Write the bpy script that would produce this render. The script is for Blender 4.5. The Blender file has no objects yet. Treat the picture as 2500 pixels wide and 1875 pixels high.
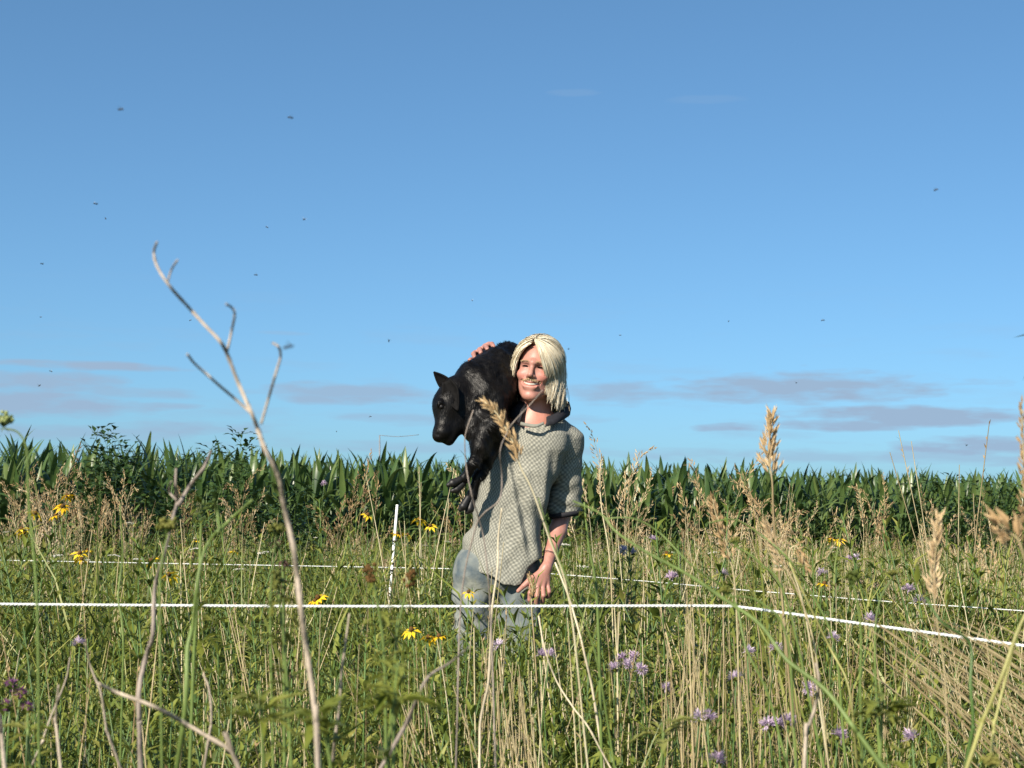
import bpy, math, random
import numpy as np
from mathutils import Vector, Matrix, Euler

# ------------------------------------------------------------------ camera, sky, sun, exposure
random.seed(7)
rng = np.random.default_rng(7)
scene = bpy.context.scene
COL = scene.collection
R = math.radians

F_PX, IW, IH = 3780.0, 2500.0, 1875.0          # focal length in photo pixels, photo size
CAM_H, PITCH, ROLL = 1.10, R(4.63), R(-0.95)
cam_d = bpy.data.cameras.new('camera')
cam = bpy.data.objects.new('camera', cam_d)
COL.objects.link(cam)
cam.location = (0, 0, CAM_H)
_Rc = Matrix.Rotation(PITCH + R(90), 3, 'X') @ Matrix.Rotation(-ROLL, 3, 'Z')
cam.rotation_euler = _Rc.to_euler()
cam_d.sensor_width = 36.0
cam_d.lens = 36.0 * F_PX / IW
cam_d.clip_start = 0.05
cam_d.clip_end = 20000
cam_d.dof.use_dof = True
cam_d.dof.focus_distance = 6.2
cam_d.dof.aperture_fstop = 12.5
scene.camera = cam
CR = np.array(_Rc)
CAMP = np.array([0, 0, CAM_H])

def ray(px, py):
    d = CR @ np.array([(px - IW / 2) / F_PX, -(py - IH / 2) / F_PX, -1.0])
    return d
def PO(px, py, Y):                              # photo pixel + distance -> a point of the place
    d = ray(px, py)
    return CAMP + d * (Y / d[1])
KD = 2500.0 / 2212.0
def D(dx, dy, Y):
    return PO(dx * KD, dy * KD, Y)

SUN_AZ, SUN_EL = R(32), R(34)                   # sun behind the camera, to its left
sun_dir = Vector((-math.sin(SUN_AZ) * math.cos(SUN_EL), -math.cos(SUN_AZ) * math.cos(SUN_EL), math.sin(SUN_EL)))
sl = bpy.data.lights.new('sun', 'SUN')
sl.energy = 5.0
sl.angle = R(0.53)
sl.color = (1.0, 0.90, 0.76)
so = bpy.data.objects.new('sun', sl)
COL.objects.link(so)
so.rotation_euler = sun_dir.to_track_quat('Z', 'Y').to_euler()
so.location = (0, 0, 30)

world = bpy.data.worlds.new('World')
scene.world = world
world.use_nodes = True
wn, wl = world.node_tree.nodes, world.node_tree.links
wn.clear()
w_out = wn.new('ShaderNodeOutputWorld')
sky = wn.new('ShaderNodeTexSky')
sky.sky_type = 'NISHITA'
sky.sun_disc = False
sky.sun_elevation = SUN_EL
sky.sun_rotation = math.atan2(sun_dir.x, sun_dir.y)
sky.altitude = 300
sky.air_density = 0.7
sky.dust_density = 1.3
sky.ozone_density = 4.0
bg = wn.new('ShaderNodeBackground')
bg.inputs['Strength'].default_value = 0.059
bgc = wn.new('ShaderNodeBackground')
bgc.inputs['Color'].default_value = (0.185, 0.262, 0.36, 1)
bgc.inputs['Strength'].default_value = 1.0
mixw = wn.new('ShaderNodeMixShader')
gam = wn.new('ShaderNodeGamma'); gam.inputs['Gamma'].default_value = 0.80
tint = wn.new('ShaderNodeVectorMath'); tint.operation = 'MULTIPLY'; tint.inputs[1].default_value = (1.13, 1.66, 1.85)
wl.new(sky.outputs[0], gam.inputs[0]); wl.new(gam.outputs[0], tint.inputs[0])
wl.new(tint.outputs[0], bg.inputs['Color'])
wl.new(bg.outputs[0], mixw.inputs[1])
wl.new(bgc.outputs[0], mixw.inputs[2])
wl.new(mixw.outputs[0], w_out.inputs['Surface'])

def wmath(op, a, b=None, c=None, clamp=False):
    n = wn.new('ShaderNodeMath')
    n.operation = op
    n.use_clamp = clamp
    for i, v in enumerate((a, b, c)):
        if v is None:
            continue
        if isinstance(v, (int, float)):
            n.inputs[i].default_value = v
        else:
            wl.new(v, n.inputs[i])
    return n.outputs[0]

tc = wn.new('ShaderNodeTexCoord')
sx = wn.new('ShaderNodeSeparateXYZ')
wl.new(tc.outputs['Generated'], sx.inputs[0])
az = wmath('ARCTAN2', sx.outputs[0], sx.outputs[1])
el = wmath('ARCSINE', sx.outputs[2])
cv = wn.new('ShaderNodeCombineXYZ')
wl.new(wmath('MULTIPLY', az, 9.0), cv.inputs[0])
wl.new(wmath('MULTIPLY', el, 62.0), cv.inputs[1])
nz = wn.new('ShaderNodeTexNoise')
nz.inputs['Scale'].default_value = 1.0
nz.inputs['Detail'].default_value = 6.0
nz.inputs['Roughness'].default_value = 0.58
wl.new(cv.outputs[0], nz.inputs['Vector'])
cvf = wn.new('ShaderNodeCombineXYZ')
wl.new(wmath('MULTIPLY', az, 34.0), cvf.inputs[0])
wl.new(wmath('MULTIPLY', el, 160.0), cvf.inputs[1])
nzf = wn.new('ShaderNodeTexNoise')
nzf.inputs['Scale'].default_value = 1.0
nzf.inputs['Detail'].default_value = 5.0
wl.new(cvf.outputs[0], nzf.inputs['Vector'])
wob = wmath('ADD', wmath('MULTIPLY', wmath('SUBTRACT', nz.outputs['Fac'], 0.5), 3.0),
            wmath('MULTIPLY', wmath('SUBTRACT', nzf.outputs['Fac'], 0.5), 2.6))
mask = None
CLOUDS = [(1000, 905, 300, 16, .45), (300, 850, 140, 14, .5), (170, 789, 190, 11, .85), (95, 825, 170, 24, .75), (60, 870, 280, 28, .8), (360, 876, 80, 8, .6),
          (760, 850, 200, 26, .7), (430, 925, 170, 18, .6), (1335, 848, 115, 28, .65), (1750, 838, 340, 38, .85),
          (1920, 898, 260, 24, .9), (1590, 924, 95, 12, .95), (1800, 915, 180, 17, .8), (2140, 965, 190, 22, .8),
          (2060, 990, 260, 16, .5), (1650, 985, 380, 16, .45), (150, 935, 300, 18, .5), (900, 965, 420, 14, .4),
          (1520, 216, 90, 10, .10), (1240, 200, 60, 8, .12), (620, 720, 60, 5, .25), (-260, 850, 160, 22, .6),
          (2500, 880, 160, 24, .6)]
for cx, cy, rw, rh, st in CLOUDS:
    d0 = ray(cx * KD, cy * KD); d0 = d0 / np.linalg.norm(d0)
    a0, e0 = math.atan2(d0[0], d0[1]), math.asin(d0[2])
    wa, we = rw * KD / F_PX, rh * KD / F_PX
    u = wmath('MULTIPLY', wmath('SUBTRACT', az, a0), 1.0 / wa)
    v = wmath('MULTIPLY', wmath('SUBTRACT', el, e0), 1.0 / we)
    r2 = wmath('ADD', wmath('MULTIPLY', u, u), wmath('MULTIPLY', v, v))
    k = wmath('SUBTRACT', wmath('SUBTRACT', 1.15, r2), wob)
    k = wmath('MULTIPLY', k, 0.9 * st, clamp=True)
    k = wmath('MINIMUM', k, st)
    mask = k if mask is None else wmath('MAXIMUM', mask, k)
# thin streaks low over the horizon all the way round
band = wmath('MULTIPLY', wmath('SUBTRACT', 0.10, wmath('ABSOLUTE', wmath('SUBTRACT', el, 0.055))), 9.0, clamp=True)
str_ = wmath('MULTIPLY', wmath('SUBTRACT', nz.outputs['Fac'], 0.53), 4.0, clamp=True)
mask = wmath('MAXIMUM', mask, wmath('MULTIPLY', wmath('MULTIPLY', band, str_), 0.5))
wl.new(wmath('MULTIPLY', mask, 1.2, clamp=True), mixw.inputs[0])

scene.view_settings.view_transform = 'Standard'
scene.view_settings.look = 'None'
scene.view_settings.exposure = 0.87
scene.view_settings.gamma = 1.0
scene.view_settings.use_curve_mapping = False
scene.cycles.use_denoising = True
scene.cycles.max_bounces = 6
scene.cycles.diffuse_bounces = 3
scene.cycles.transmission_bounces = 3
scene.cycles.transparent_max_bounces = 4

# ------------------------------------------------------------------ helpers
def tag(o, label=None, cat=None, group=None, kind=None):
    if label: o['label'] = label
    if cat: o['category'] = cat
    if group: o['group'] = group
    if kind: o['kind'] = kind
    return o

def mesh_np(name, verts, faces, smooth=True):
    """verts Nx3 array, faces list of tuples or MxK array"""
    me = bpy.data.meshes.new(name)
    verts = np.asarray(verts, dtype=np.float32)
    if isinstance(faces, np.ndarray):
        m, kk = faces.shape
        me.vertices.add(len(verts)); me.vertices.foreach_set('co', verts.ravel())
        me.loops.add(m * kk); me.loops.foreach_set('vertex_index', faces.astype(np.int32).ravel())
        me.polygons.add(m)
        me.polygons.foreach_set('loop_start', np.arange(0, m * kk, kk, dtype=np.int32))
        me.update(calc_edges=True); me.validate()
    else:
        me.from_pydata([tuple(v) for v in verts], [], faces)
    if smooth:
        me.polygons.foreach_set('use_smooth', np.ones(len(me.polygons), dtype=bool))
    me.update()
    return me

def link(name, me, parent=None, mats=()):
    for m in mats:
        if m.name not in [x.name for x in me.materials if x]:
            me.materials.append(m)
    o = bpy.data.objects.new(name, me)
    COL.objects.link(o)
    if parent is not None:
        o.parent = parent
        o.matrix_parent_inverse = parent.matrix_basis.inverted()
    return o

def empty(name, loc, rz=0.0):
    o = bpy.data.objects.new(name, None)
    o.empty_display_size = 0.05
    COL.objects.link(o)
    o.location = loc
    o.rotation_euler = (0, 0, rz)
    return o

def nrm(v):
    v = np.asarray(v, float)
    return v / (np.linalg.norm(v) + 1e-12)

class PB:
    """collects thin plant geometry"""
    def __init__(s):
        s.v, s.f, s.m = [], [], []
    def tube(s, pts, rad, n=3, mat=0, cap=True):
        pts = [np.asarray(p, float) for p in pts]
        if not hasattr(rad, '__len__'): rad = [rad] * len(pts)
        base = len(s.v)
        ref = np.array([0.31, 0.87, 0.21])
        for i, p in enumerate(pts):
            t = nrm(pts[min(i + 1, len(pts) - 1)] - pts[max(i - 1, 0)])
            a = np.cross(t, ref)
            if np.linalg.norm(a) < 0.05: a = np.cross(t, [1, 0, 0])
            a = nrm(a); b = np.cross(t, a)
            for k in range(n):
                th = 2 * math.pi * k / n
                s.v.append(p + rad[i] * (math.cos(th) * a + math.sin(th) * b))
        for i in range(len(pts) - 1):
            for k in range(n):
                s.f.append((base + i * n + k, base + i * n + (k + 1) % n, base + (i + 1) * n + (k + 1) % n, base + (i + 1) * n + k))
                s.m.append(mat)
        if cap and n > 2:
            s.f.append(tuple(base + (len(pts) - 1) * n + k for k in range(n))); s.m.append(mat)
            s.f.append(tuple(base + n - 1 - k for k in range(n))); s.m.append(mat)
    def strip(s, pts, wid, side, mat=0, fold=0.0):
        base = len(s.v)
        cs = 3 if fold else 2
        for i, p in enumerate(pts):
            t = nrm(pts[min(i + 1, len(pts) - 1)] - pts[max(i - 1, 0)])
            sd = np.asarray(side[i] if np.ndim(side) == 2 else side, float)
            sd = nrm(sd - t * np.dot(sd, t))
            if fold:
                up = np.cross(sd, t)
                s.v += [p - sd * wid[i], p - up * wid[i] * fold, p + sd * wid[i]]
            else:
                s.v += [p - sd * wid[i], p + sd * wid[i]]
        for i in range(len(pts) - 1):
            for k in range(cs - 1):
                a = base + i * cs + k
                s.f.append((a, a + 1, a + cs + 1, a + cs)); s.m.append(mat)
    def leaf(s, p, d, L, W, mat=0, up=(0, 0, 1), fold=0.25, droop=0.15):
        p = np.asarray(p, float); d = nrm(d)
        sd = np.cross(d, up)
        if np.linalg.norm(sd) < 0.05: sd = np.cross(d, [1, 0.2, 0])
        sd = nrm(sd); u = np.cross(sd, d)
        b = len(s.v)
        c = p + d * L * 0.42
        s.v += [p, c - sd * W * 0.5 + u * W * fold, c, c + sd * W * 0.5 + u * W * fold, p + d * L - u * L * droop]
        s.f += [(b, b + 3, b + 2), (b, b + 2, b + 1), (b + 1, b + 2, b + 4), (b + 2, b + 3, b + 4)]
        s.m += [mat] * 4
    def blob(s, c, r, mat=0, n=6, rows=4, axis=(0, 0, 1), rng_=None, jitter=0.0):
        c = np.asarray(c, float); ax = nrm(axis)
        a = np.cross(ax, [0.3, 0.9, 0.1]); a = nrm(a); bb = np.cross(ax, a)
        rr = r if hasattr(r, '__len__') else (r, r, r)
        base = len(s.v)
        s.v.append(c - ax * rr[2])
        for i in range(1, rows):
            th = math.pi * i / rows
            for k in range(n):
                ph = 2 * math.pi * (k + 0.5 * (i % 2)) / n
                j = 1 + (random.uniform(-jitter, jitter) if jitter else 0)
                s.v.append(c - ax * rr[2] * math.cos(th) * j + (a * math.cos(ph) * rr[0] + bb * math.sin(ph) * rr[1]) * math.sin(th) * j)
        s.v.append(c + ax * rr[2])
        top = len(s.v) - 1
        for k in range(n):
            s.f.append((base, base + 1 + (k + 1) % n, base + 1 + k)); s.m.append(mat)
            s.f.append((top, top - n + k, top - n + (k + 1) % n)); s.m.append(mat)
        for i in range(rows - 2):
            for k in range(n):
                q = base + 1 + i * n
                s.f.append((q + k, q + (k + 1) % n, q + n + (k + 1) % n, q + n + k)); s.m.append(mat)
    def mesh(s, name, mats, smooth=True):
        me = bpy.data.meshes.new(name)
        me.from_pydata([tuple(map(float, v)) for v in s.v], [], s.f)
        for m in mats: me.materials.append(m)
        me.polygons.foreach_set('material_index', s.m)
        me.polygons.foreach_set('use_smooth', [smooth] * len(s.f))
        me.update()
        return me

def catmull(pts, n=6):
    pts = [np.asarray(p, float) for p in pts]
    if len(pts) < 3: return pts
    P = [2 * pts[0] - pts[1]] + pts + [2 * pts[-1] - pts[-2]]
    out = []
    for i in range(1, len(P) - 2):
        for k in range(n):
            t = k / n
            out.append(0.5 * ((2 * P[i]) + (-P[i - 1] + P[i + 1]) * t + (2 * P[i - 1] - 5 * P[i] + 4 * P[i + 1] - P[i + 2]) * t * t
                              + (-P[i - 1] + 3 * P[i] - 3 * P[i + 1] + P[i + 2]) * t ** 3))
    out.append(pts[-1])
    return out

# ------------------------------------------------------------------ materials
def mat_new(name):
    m = bpy.data.materials.new(name)
    m.use_nodes = True
    n = m.node_tree.nodes; n.clear()
    out = n.new('ShaderNodeOutputMaterial')
    return m, n, m.node_tree.links, out

def ramp(n, stops):
    r = n.new('ShaderNodeValToRGB')
    e = r.color_ramp.elements
    while len(e) < len(stops): e.new(0.5)
    for i, (p, c) in enumerate(stops):
        e[i].position = p
        e[i].color = (*c, 1)
    return r

def plant_mat(name, cols, trans=0.28, rough=0.5, spec=0.3, scale=9.0, strength=0.55):
    """cols: list of base colours; each plant takes its own mix, plus blotches along the leaf"""
    m, n, l, out = mat_new(name)
    oi = n.new('ShaderNodeObjectInfo')
    geo = n.new('ShaderNodeNewGeometry')
    tx = n.new('ShaderNodeTexNoise'); tx.inputs['Scale'].default_value = scale; tx.inputs['Detail'].default_value = 3
    l.new(geo.outputs['Position'], tx.inputs['Vector'])
    ad = n.new('ShaderNodeMath'); ad.operation = 'MULTIPLY_ADD'
    l.new(tx.outputs['Fac'], ad.inputs[0]); ad.inputs[1].default_value = strength * 2
    sub = n.new('ShaderNodeMath'); sub.operation = 'MULTIPLY_ADD'
    l.new(oi.outputs['Random'], sub.inputs[0]); sub.inputs[1].default_value = 1 - strength * 0.4; sub.inputs[2].default_value = -strength * 0.8
    l.new(sub.outputs[0], ad.inputs[2])
    # every leaf (mesh island) differs a little too
    isl = n.new('ShaderNodeMath'); isl.operation = 'MULTIPLY_ADD'
    l.new(geo.outputs['Random Per Island'], isl.inputs[0]); isl.inputs[1].default_value = 0.36; 
    sh = n.new('ShaderNodeMath'); sh.operation = 'SUBTRACT'; l.new(ad.outputs[0], sh.inputs[0]); sh.inputs[1].default_value = 0.18
    l.new(sh.outputs[0], isl.inputs[2])
    k = len(cols)
    rp = ramp(n, [(i / max(1, k - 1), c) for i, c in enumerate(cols)])
    l.new(isl.outputs[0], rp.inputs[0])
    b = n.new('ShaderNodeBsdfPrincipled')
    b.inputs['Roughness'].default_value = rough
    b.inputs['Specular IOR Level'].default_value = spec
    l.new(rp.outputs[0], b.inputs['Base Color'])
    if trans > 0:
        t = n.new('ShaderNodeBsdfTranslucent')
        l.new(rp.outputs[0], t.inputs['Color'])
        mx = n.new('ShaderNodeMixShader'); mx.inputs[0].default_value = trans
        l.new(b.outputs[0], mx.inputs[1]); l.new(t.outputs[0], mx.inputs[2])
        l.new(mx.outputs[0], out.inputs[0])
    else:
        l.new(b.outputs[0], out.inputs[0])
    return m

def plain_mat(name, col, rough=0.6, spec=0.4, var=0.25, scale=60.0, bump=0.0, bscale=200.0, stretch=None):
    m, n, l, out = mat_new(name)
    tcn = n.new('ShaderNodeTexCoord')
    tx = n.new('ShaderNodeTexNoise'); tx.inputs['Scale'].default_value = scale; tx.inputs['Detail'].default_value = 4
    vec = tcn.outputs['Object']
    if stretch:
        mp = n.new('ShaderNodeMapping'); mp.inputs['Scale'].default_value = stretch
        l.new(vec, mp.inputs[0]); vec = mp.outputs[0]
    l.new(vec, tx.inputs['Vector'])
    lo = tuple(max(0, c * (1 - var)) for c in col); hi = tuple(min(1, c * (1 + var)) for c in col)
    rp = ramp(n, [(0.3, lo), (0.7, hi)])
    l.new(tx.outputs['Fac'], rp.inputs[0])
    b = n.new('ShaderNodeBsdfPrincipled')
    b.inputs['Roughness'].default_value = rough
    b.inputs['Specular IOR Level'].default_value = spec
    l.new(rp.outputs[0], b.inputs['Base Color'])
    if bump:
        bt = n.new('ShaderNodeTexNoise'); bt.inputs['Scale'].default_value = bscale; bt.inputs['Detail'].default_value = 3
        l.new(vec, bt.inputs['Vector'])
        bn = n.new('ShaderNodeBump'); bn.inputs['Strength'].default_value = bump; bn.inputs['Distance'].default_value = 0.01
        l.new(bt.outputs['Fac'], bn.inputs['Height']); l.new(bn.outputs[0], b.inputs['Normal'])
    l.new(b.outputs[0], out.inputs[0])
    return m

M = {}
M['forb'] = plant_mat('forb_leaf', [(.050, .072, .012), (.112, .148, .022), (.20, .23, .040), (.31, .31, .08)], .36, .45, .35)
M['forb_y'] = plant_mat('yellowing_leaf', [(.09, .11, .02), (.17, .18, .035), (.26, .24, .06)], .32, .5)
M['grass'] = plant_mat('green_grass', [(.070, .100, .018), (.140, .180, .032), (.225, .25, .055), (.34, .32, .11)], .30, .42, .4)
M['straw'] = plant_mat('dry_straw', [(.25, .18, .09), (.42, .34, .185), (.56, .48, .29), (.64, .57, .38)], .15, .5, .35)
M['seed'] = plant_mat('seed_head', [(.31, .20, .10), (.45, .31, .16), (.56, .41, .23), (.62, .49, .31)], .25, .65, .2)
M['fluff'] = plant_mat('seed_fluff', [(.26, .17, .10), (.40, .29, .19), (.50, .40, .29)], .3, .8, .1)
M['corn'] = plant_mat('corn_leaf', [(.028, .058, .017), (.052, .096, .026), (.085, .135, .036), (.13, .175, .052)], .26, .36, .45, scale=3.0)
M['corn_stalk'] = plant_mat('corn_stalk', [(.05, .09, .03), (.09, .14, .05)], 0, .5)
M['shrub'] = plant_mat('shrub_leaf', [(.020, .045, .012), (.035, .072, .018), (.060, .105, .026)], .22, .4, .4)
M['dead'] = plain_mat('dead_stalk', (.33, .275, .215), .75, .2, .4, 40, .5, 120, (1, 1, .12))
M['dead_grey'] = plain_mat('grey_stalk', (.24, .20, .17), .8, .2, .4, 40, .5, 120, (1, 1, .12))
M['stem'] = plain_mat('green_stem', (.115, .165, .04), .5, .4, .3, 30, .15, 90, (1, 1, .15))
M['stem_d'] = plain_mat('dark_green_stem', (.07, .125, .03), .5, .4, .3, 30, .15, 90, (1, 1, .15))
M['stem_y'] = plain_mat('yellow_stem', (.27, .26, .085), .5, .4, .25, 30, .15, 90, (1, 1, .15))
M['yellow'] = plant_mat('yellow_petal', [(.72, .40, .010), (.85, .54, .02), (.88, .64, .04)], .3, .5, .2)
M['disk'] = plain_mat('brown_disk', (.10, .055, .02), .9, .1, .5, 300)
M['lav'] = plant_mat('lavender_petal', [(.48, .35, .48), (.58, .46, .58), (.67, .58, .67)], .35, .6, .2)
M['clover'] = plant_mat('purple_petal', [(.22, .07, .20), (.34, .13, .32)], .3, .6, .2)
M['white_fl'] = plant_mat('white_petal', [(.55, .53, .46), (.70, .68, .60)], .3, .7, .2)
M['pale_green'] = plant_mat('pale_green', [(.36, .42, .16), (.58, .62, .33), (.70, .72, .48)], .4, .6, .2)
M['pale'] = plain_mat('pale_straw', (.56, .48, .34), .6, .3, .25, 40, .3, 120, (1, 1, .12))
M['brownw'] = plant_mat('brown_dead_leaf', [(.06, .03, .03), (.12, .06, .05)], .1, .8)
M['soil'] = None
# ------------------------------------------------------------------ ground
m, n, l, out = mat_new('meadow_soil')
g = n.new('ShaderNodeNewGeometry')
t1 = n.new('ShaderNodeTexNoise'); t1.inputs['Scale'].default_value = 3.0; t1.inputs['Detail'].default_value = 8
l.new(g.outputs['Position'], t1.inputs['Vector'])
rp = ramp(n, [(0.3, (.030, .034, .012)), (0.5, (.060, .055, .024)), (0.7, (.11, .09, .045))])
l.new(t1.outputs['Fac'], rp.inputs[0])
b = n.new('ShaderNodeBsdfPrincipled'); b.inputs['Roughness'].default_value = 0.95; b.inputs['Specular IOR Level'].default_value = 0.1
bn = n.new('ShaderNodeBump'); bn.inputs['Strength'].default_value = 0.8; bn.inputs['Distance'].default_value = 0.05
l.new(t1.outputs['Fac'], bn.inputs['Height']); l.new(bn.outputs[0], b.inputs['Normal'])
l.new(rp.outputs[0], b.inputs['Base Color']); l.new(b.outputs[0], out.inputs[0])
M['soil'] = m
gx = np.concatenate([[-6000, -800, -120, -40], np.linspace(-16, 16, 41), [40, 120, 800, 6000]])
gy = np.concatenate([[-6000, -600, -60], np.linspace(-6, 40, 59), [80, 300, 1500, 8000]])
XX, YY = np.meshgrid(gx, gy, indexing='ij')
ZZ = 0.018 * np.sin(XX * 1.7 + 0.6 * YY) + 0.015 * np.sin(YY * 2.1 - XX)
ZZ[(np.abs(XX) > 20) | (YY > 45) | (YY < -8)] = 0
V = np.stack([XX, YY, ZZ - 0.02], -1).reshape(-1, 3)
ni, nj = XX.shape
I, J = np.meshgrid(np.arange(ni - 1), np.arange(nj - 1), indexing='ij')
Fq = np.stack([I * nj + J, (I + 1) * nj + J, (I + 1) * nj + J + 1, I * nj + J + 1], -1).reshape(-1, 4)
tag(link('ground', mesh_np('ground', V, Fq), None, [M['soil']]), kind='structure')

# ------------------------------------------------------------------ corn field
def edge_y(x):                                   # front row of the corn, slightly oblique
    return 22.0 + 0.56 * x

def corn_leaf_pb(L, W, rise, seed, pb=None, origin=(0, 0, 0), ang=0.0, mat=0):
    r = random.Random(seed)
    pb = pb or PB()
    nseg = 9
    d = np.array([math.cos(ang), math.sin(ang), 0.0])
    side = np.array([-d[1], d[0], 0.0])
    p = np.asarray(origin, float).copy()
    el_ = rise
    pts, wid, sds = [], [], []
    twist = r.uniform(-0.5, 0.5)
    curl = r.uniform(0.10, 0.24) if rise < 1.25 else r.uniform(0.01, 0.10)
    for i in range(nseg):
        t = i / (nseg - 1)
        pts.append(p.copy())
        wid.append(W * 0.5 * (0.55 + 1.25 * t if t < 0.3 else 0.93 * (1 - ((t - 0.3) / 0.7) ** 1.7) + 0.012))
        a = twist * t
        sds.append(side * math.cos(a) + np.array([0, 0, 1]) * math.sin(a))
        p = p + (d * math.cos(el_) + np.array([0, 0, 1]) * math.sin(el_)) * L / (nseg - 1)
        el_ -= curl * (0.5 + 1.6 * t)
        el_ = max(el_, -1.35)
    pb.strip(pts, wid, np.array(sds), mat, fold=0.35)
    return pb

def corn_layout(seed, H):
    r = random.Random(seed)
    a0 = r.uniform(0, 6.28)
    out = []
    nl = 12
    for i in range(nl):
        t = i / (nl - 1)
        z = H * (0.14 + 0.62 * t)
        ang = a0 + (i % 2) * math.pi + r.uniform(-0.5, 0.5)
        rise = 0.72 + 0.62 * t ** 2 + r.uniform(-0.1, 0.1)
        L = H * (0.46 - 0.10 * abs(t - 0.6)) * r.uniform(0.85, 1.1)
        if t > 0.75: rise = 1.25 + r.uniform(-0.12, 0.2); L *= 0.86
        out.append((z, ang, rise, L, 0.088 * r.uniform(0.85, 1.15), r.randrange(10 ** 6)))
    return out

HC = 1.72
corn_vars = []
for s_ in range(6):
    lay = corn_layout(100 + s_, HC)
    pb = PB(); pb.tube([(0, 0, -0.03), (0.004, 0, 0.6), (0, 0.004, 1.0), (0.003, 0.003, 1.36)], [.014, .012, .010, .006], 5, 1)
    stalk = pb.mesh('corn_stalk_%d' % s_, [M['corn'], M['corn_stalk']])
    leaves = []
    full = PB(); full.v, full.f, full.m = list(pb.v), list(pb.f), list(pb.m)
    for (z, ang, rise, L, W, sd) in lay:
        lp = corn_leaf_pb(L, W, rise, sd)
        leaves.append((lp.mesh('corn_leaf', [M['corn']]), z, ang))
        corn_leaf_pb(L, W, rise, sd, full, (0, 0, z), ang)
    corn_vars.append((stalk, leaves, full.mesh('corn_full_%d' % s_, [M['corn'], M['corn_stalk']])))

xr = np.arange(-9.6, 11.6, 0.175)
ncorn = 0
rest = []
for row in range(14):
    for x in xr:
        x2 = x + random.uniform(-0.06, 0.06)
        y2 = edge_y(x2) + row * 0.74 + random.uniform(-0.05, 0.05)
        vi = random.randrange(6); rz = random.uniform(0, 6.28); sc = random.uniform(0.90, 1.06) * (1 + 0.012 * min(row, 3))
        # in view?
        inview = abs(x2) < 0.345 * y2
        if row == 0 and inview and ncorn < 140:
            o = bpy.data.objects.new('corn_plant', corn_vars[vi][0]); COL.objects.link(o)
            for (lm, z, ang) in corn_vars[vi][1]:
                c = bpy.data.objects.new('leaf', lm); COL.objects.link(c); c.parent = o
                c.location = (0, 0, z); c.rotation_euler = (0, 0, ang)
        elif row in (1, 2) and inview and ncorn < 300:
            o = bpy.data.objects.new('corn_plant', corn_vars[vi][2]); COL.objects.link(o)
        else:
            rest.append((x2, y2, rz, sc, vi)); continue
        ncorn += 1
        o.location = (x2, y2, 0); o.rotation_euler = (random.uniform(-.05, .05), random.uniform(-.05, .05), rz); o.scale = (sc,) * 3
        tag(o, ['green corn plant in the front row along the field edge', 'green corn plant in the second row behind the field edge',
                'green corn plant in the third row of the cornfield'][row], 'corn plant',
            ['corn plants in the front row', 'corn plants in the second row', 'corn plants in the third row'][row])

# ------------------------------------------------------------------ scatter (masses nobody could count)
def scatter(name, meshes, pts, rots, scl, idx, label, cat):
    c = bpy.data.collections.new(name + '_kinds')
    for i, me in enumerate(meshes):
        c.objects.link(bpy.data.objects.new('%s_kind_%02d' % (name, i), me))
    N = len(pts)
    me = bpy.data.meshes.new(name)
    me.vertices.add(N); me.vertices.foreach_set('co', np.asarray(pts, np.float32).ravel())
    a = me.attributes.new('rot', 'FLOAT_VECTOR', 'POINT'); a.data.foreach_set('vector', np.asarray(rots, np.float32).ravel())
    a = me.attributes.new('scl', 'FLOAT', 'POINT'); a.data.foreach_set('value', np.asarray(scl, np.float32))
    a = me.attributes.new('idx', 'INT', 'POINT'); a.data.foreach_set('value', np.asarray(idx, np.int32))
    me.update()
    o = bpy.data.objects.new(name, me); COL.objects.link(o)
    tag(o, label, cat, kind='stuff')
    ng = bpy.data.node_groups.new(name + '_scatter', 'GeometryNodeTree')
    ng.interface.new_socket('Geometry', in_out='INPUT', socket_type='NodeSocketGeometry')
    ng.interface.new_socket('Geometry', in_out='OUTPUT', socket_type='NodeSocketGeometry')
    N_, L_ = ng.nodes, ng.links
    gi, go = N_.new('NodeGroupInput'), N_.new('NodeGroupOutput')
    ci = N_.new('GeometryNodeCollectionInfo')
    ci.inputs['Collection'].default_value = c
    ci.inputs['Separate Children'].default_value = True
    ci.inputs['Reset Children'].default_value = True
    ip = N_.new('GeometryNodeInstanceOnPoints')
    ip.inputs['Pick Instance'].default_value = True
    def na(nm, ty):
        q = N_.new('GeometryNodeInputNamedAttribute'); q.data_type = ty; q.inputs['Name'].default_value = nm
        return [s for s in q.outputs if s.enabled and s.name == 'Attribute'][0]
    e2r = N_.new('FunctionNodeEulerToRotation')
    L_.new(na('rot', 'FLOAT_VECTOR'), e2r.inputs[0])
    L_.new(gi.outputs[0], ip.inputs['Points'])
    L_.new(ci.outputs[0], ip.inputs['Instance'])
    L_.new(na('idx', 'INT'), ip.inputs['Instance Index'])
    L_.new(e2r.outputs[0], ip.inputs['Rotation'])
    L_.new(na('scl', 'FLOAT'), ip.inputs['Scale'])
    L_.new(ip.outputs[0], go.inputs[0])
    md = o.modifiers.new('scatter', 'NODES'); md.node_group = ng
    return o

rest = np.array(rest)
scatter('cornfield', [c[2] for c in corn_vars], np.c_[rest[:, :2], np.zeros(len(rest))],
        np.c_[np.zeros(len(rest)), np.zeros(len(rest)), rest[:, 2]], rest[:, 3], rest[:, 4],
        'deep green corn filling the field behind the front rows', 'corn')

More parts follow.
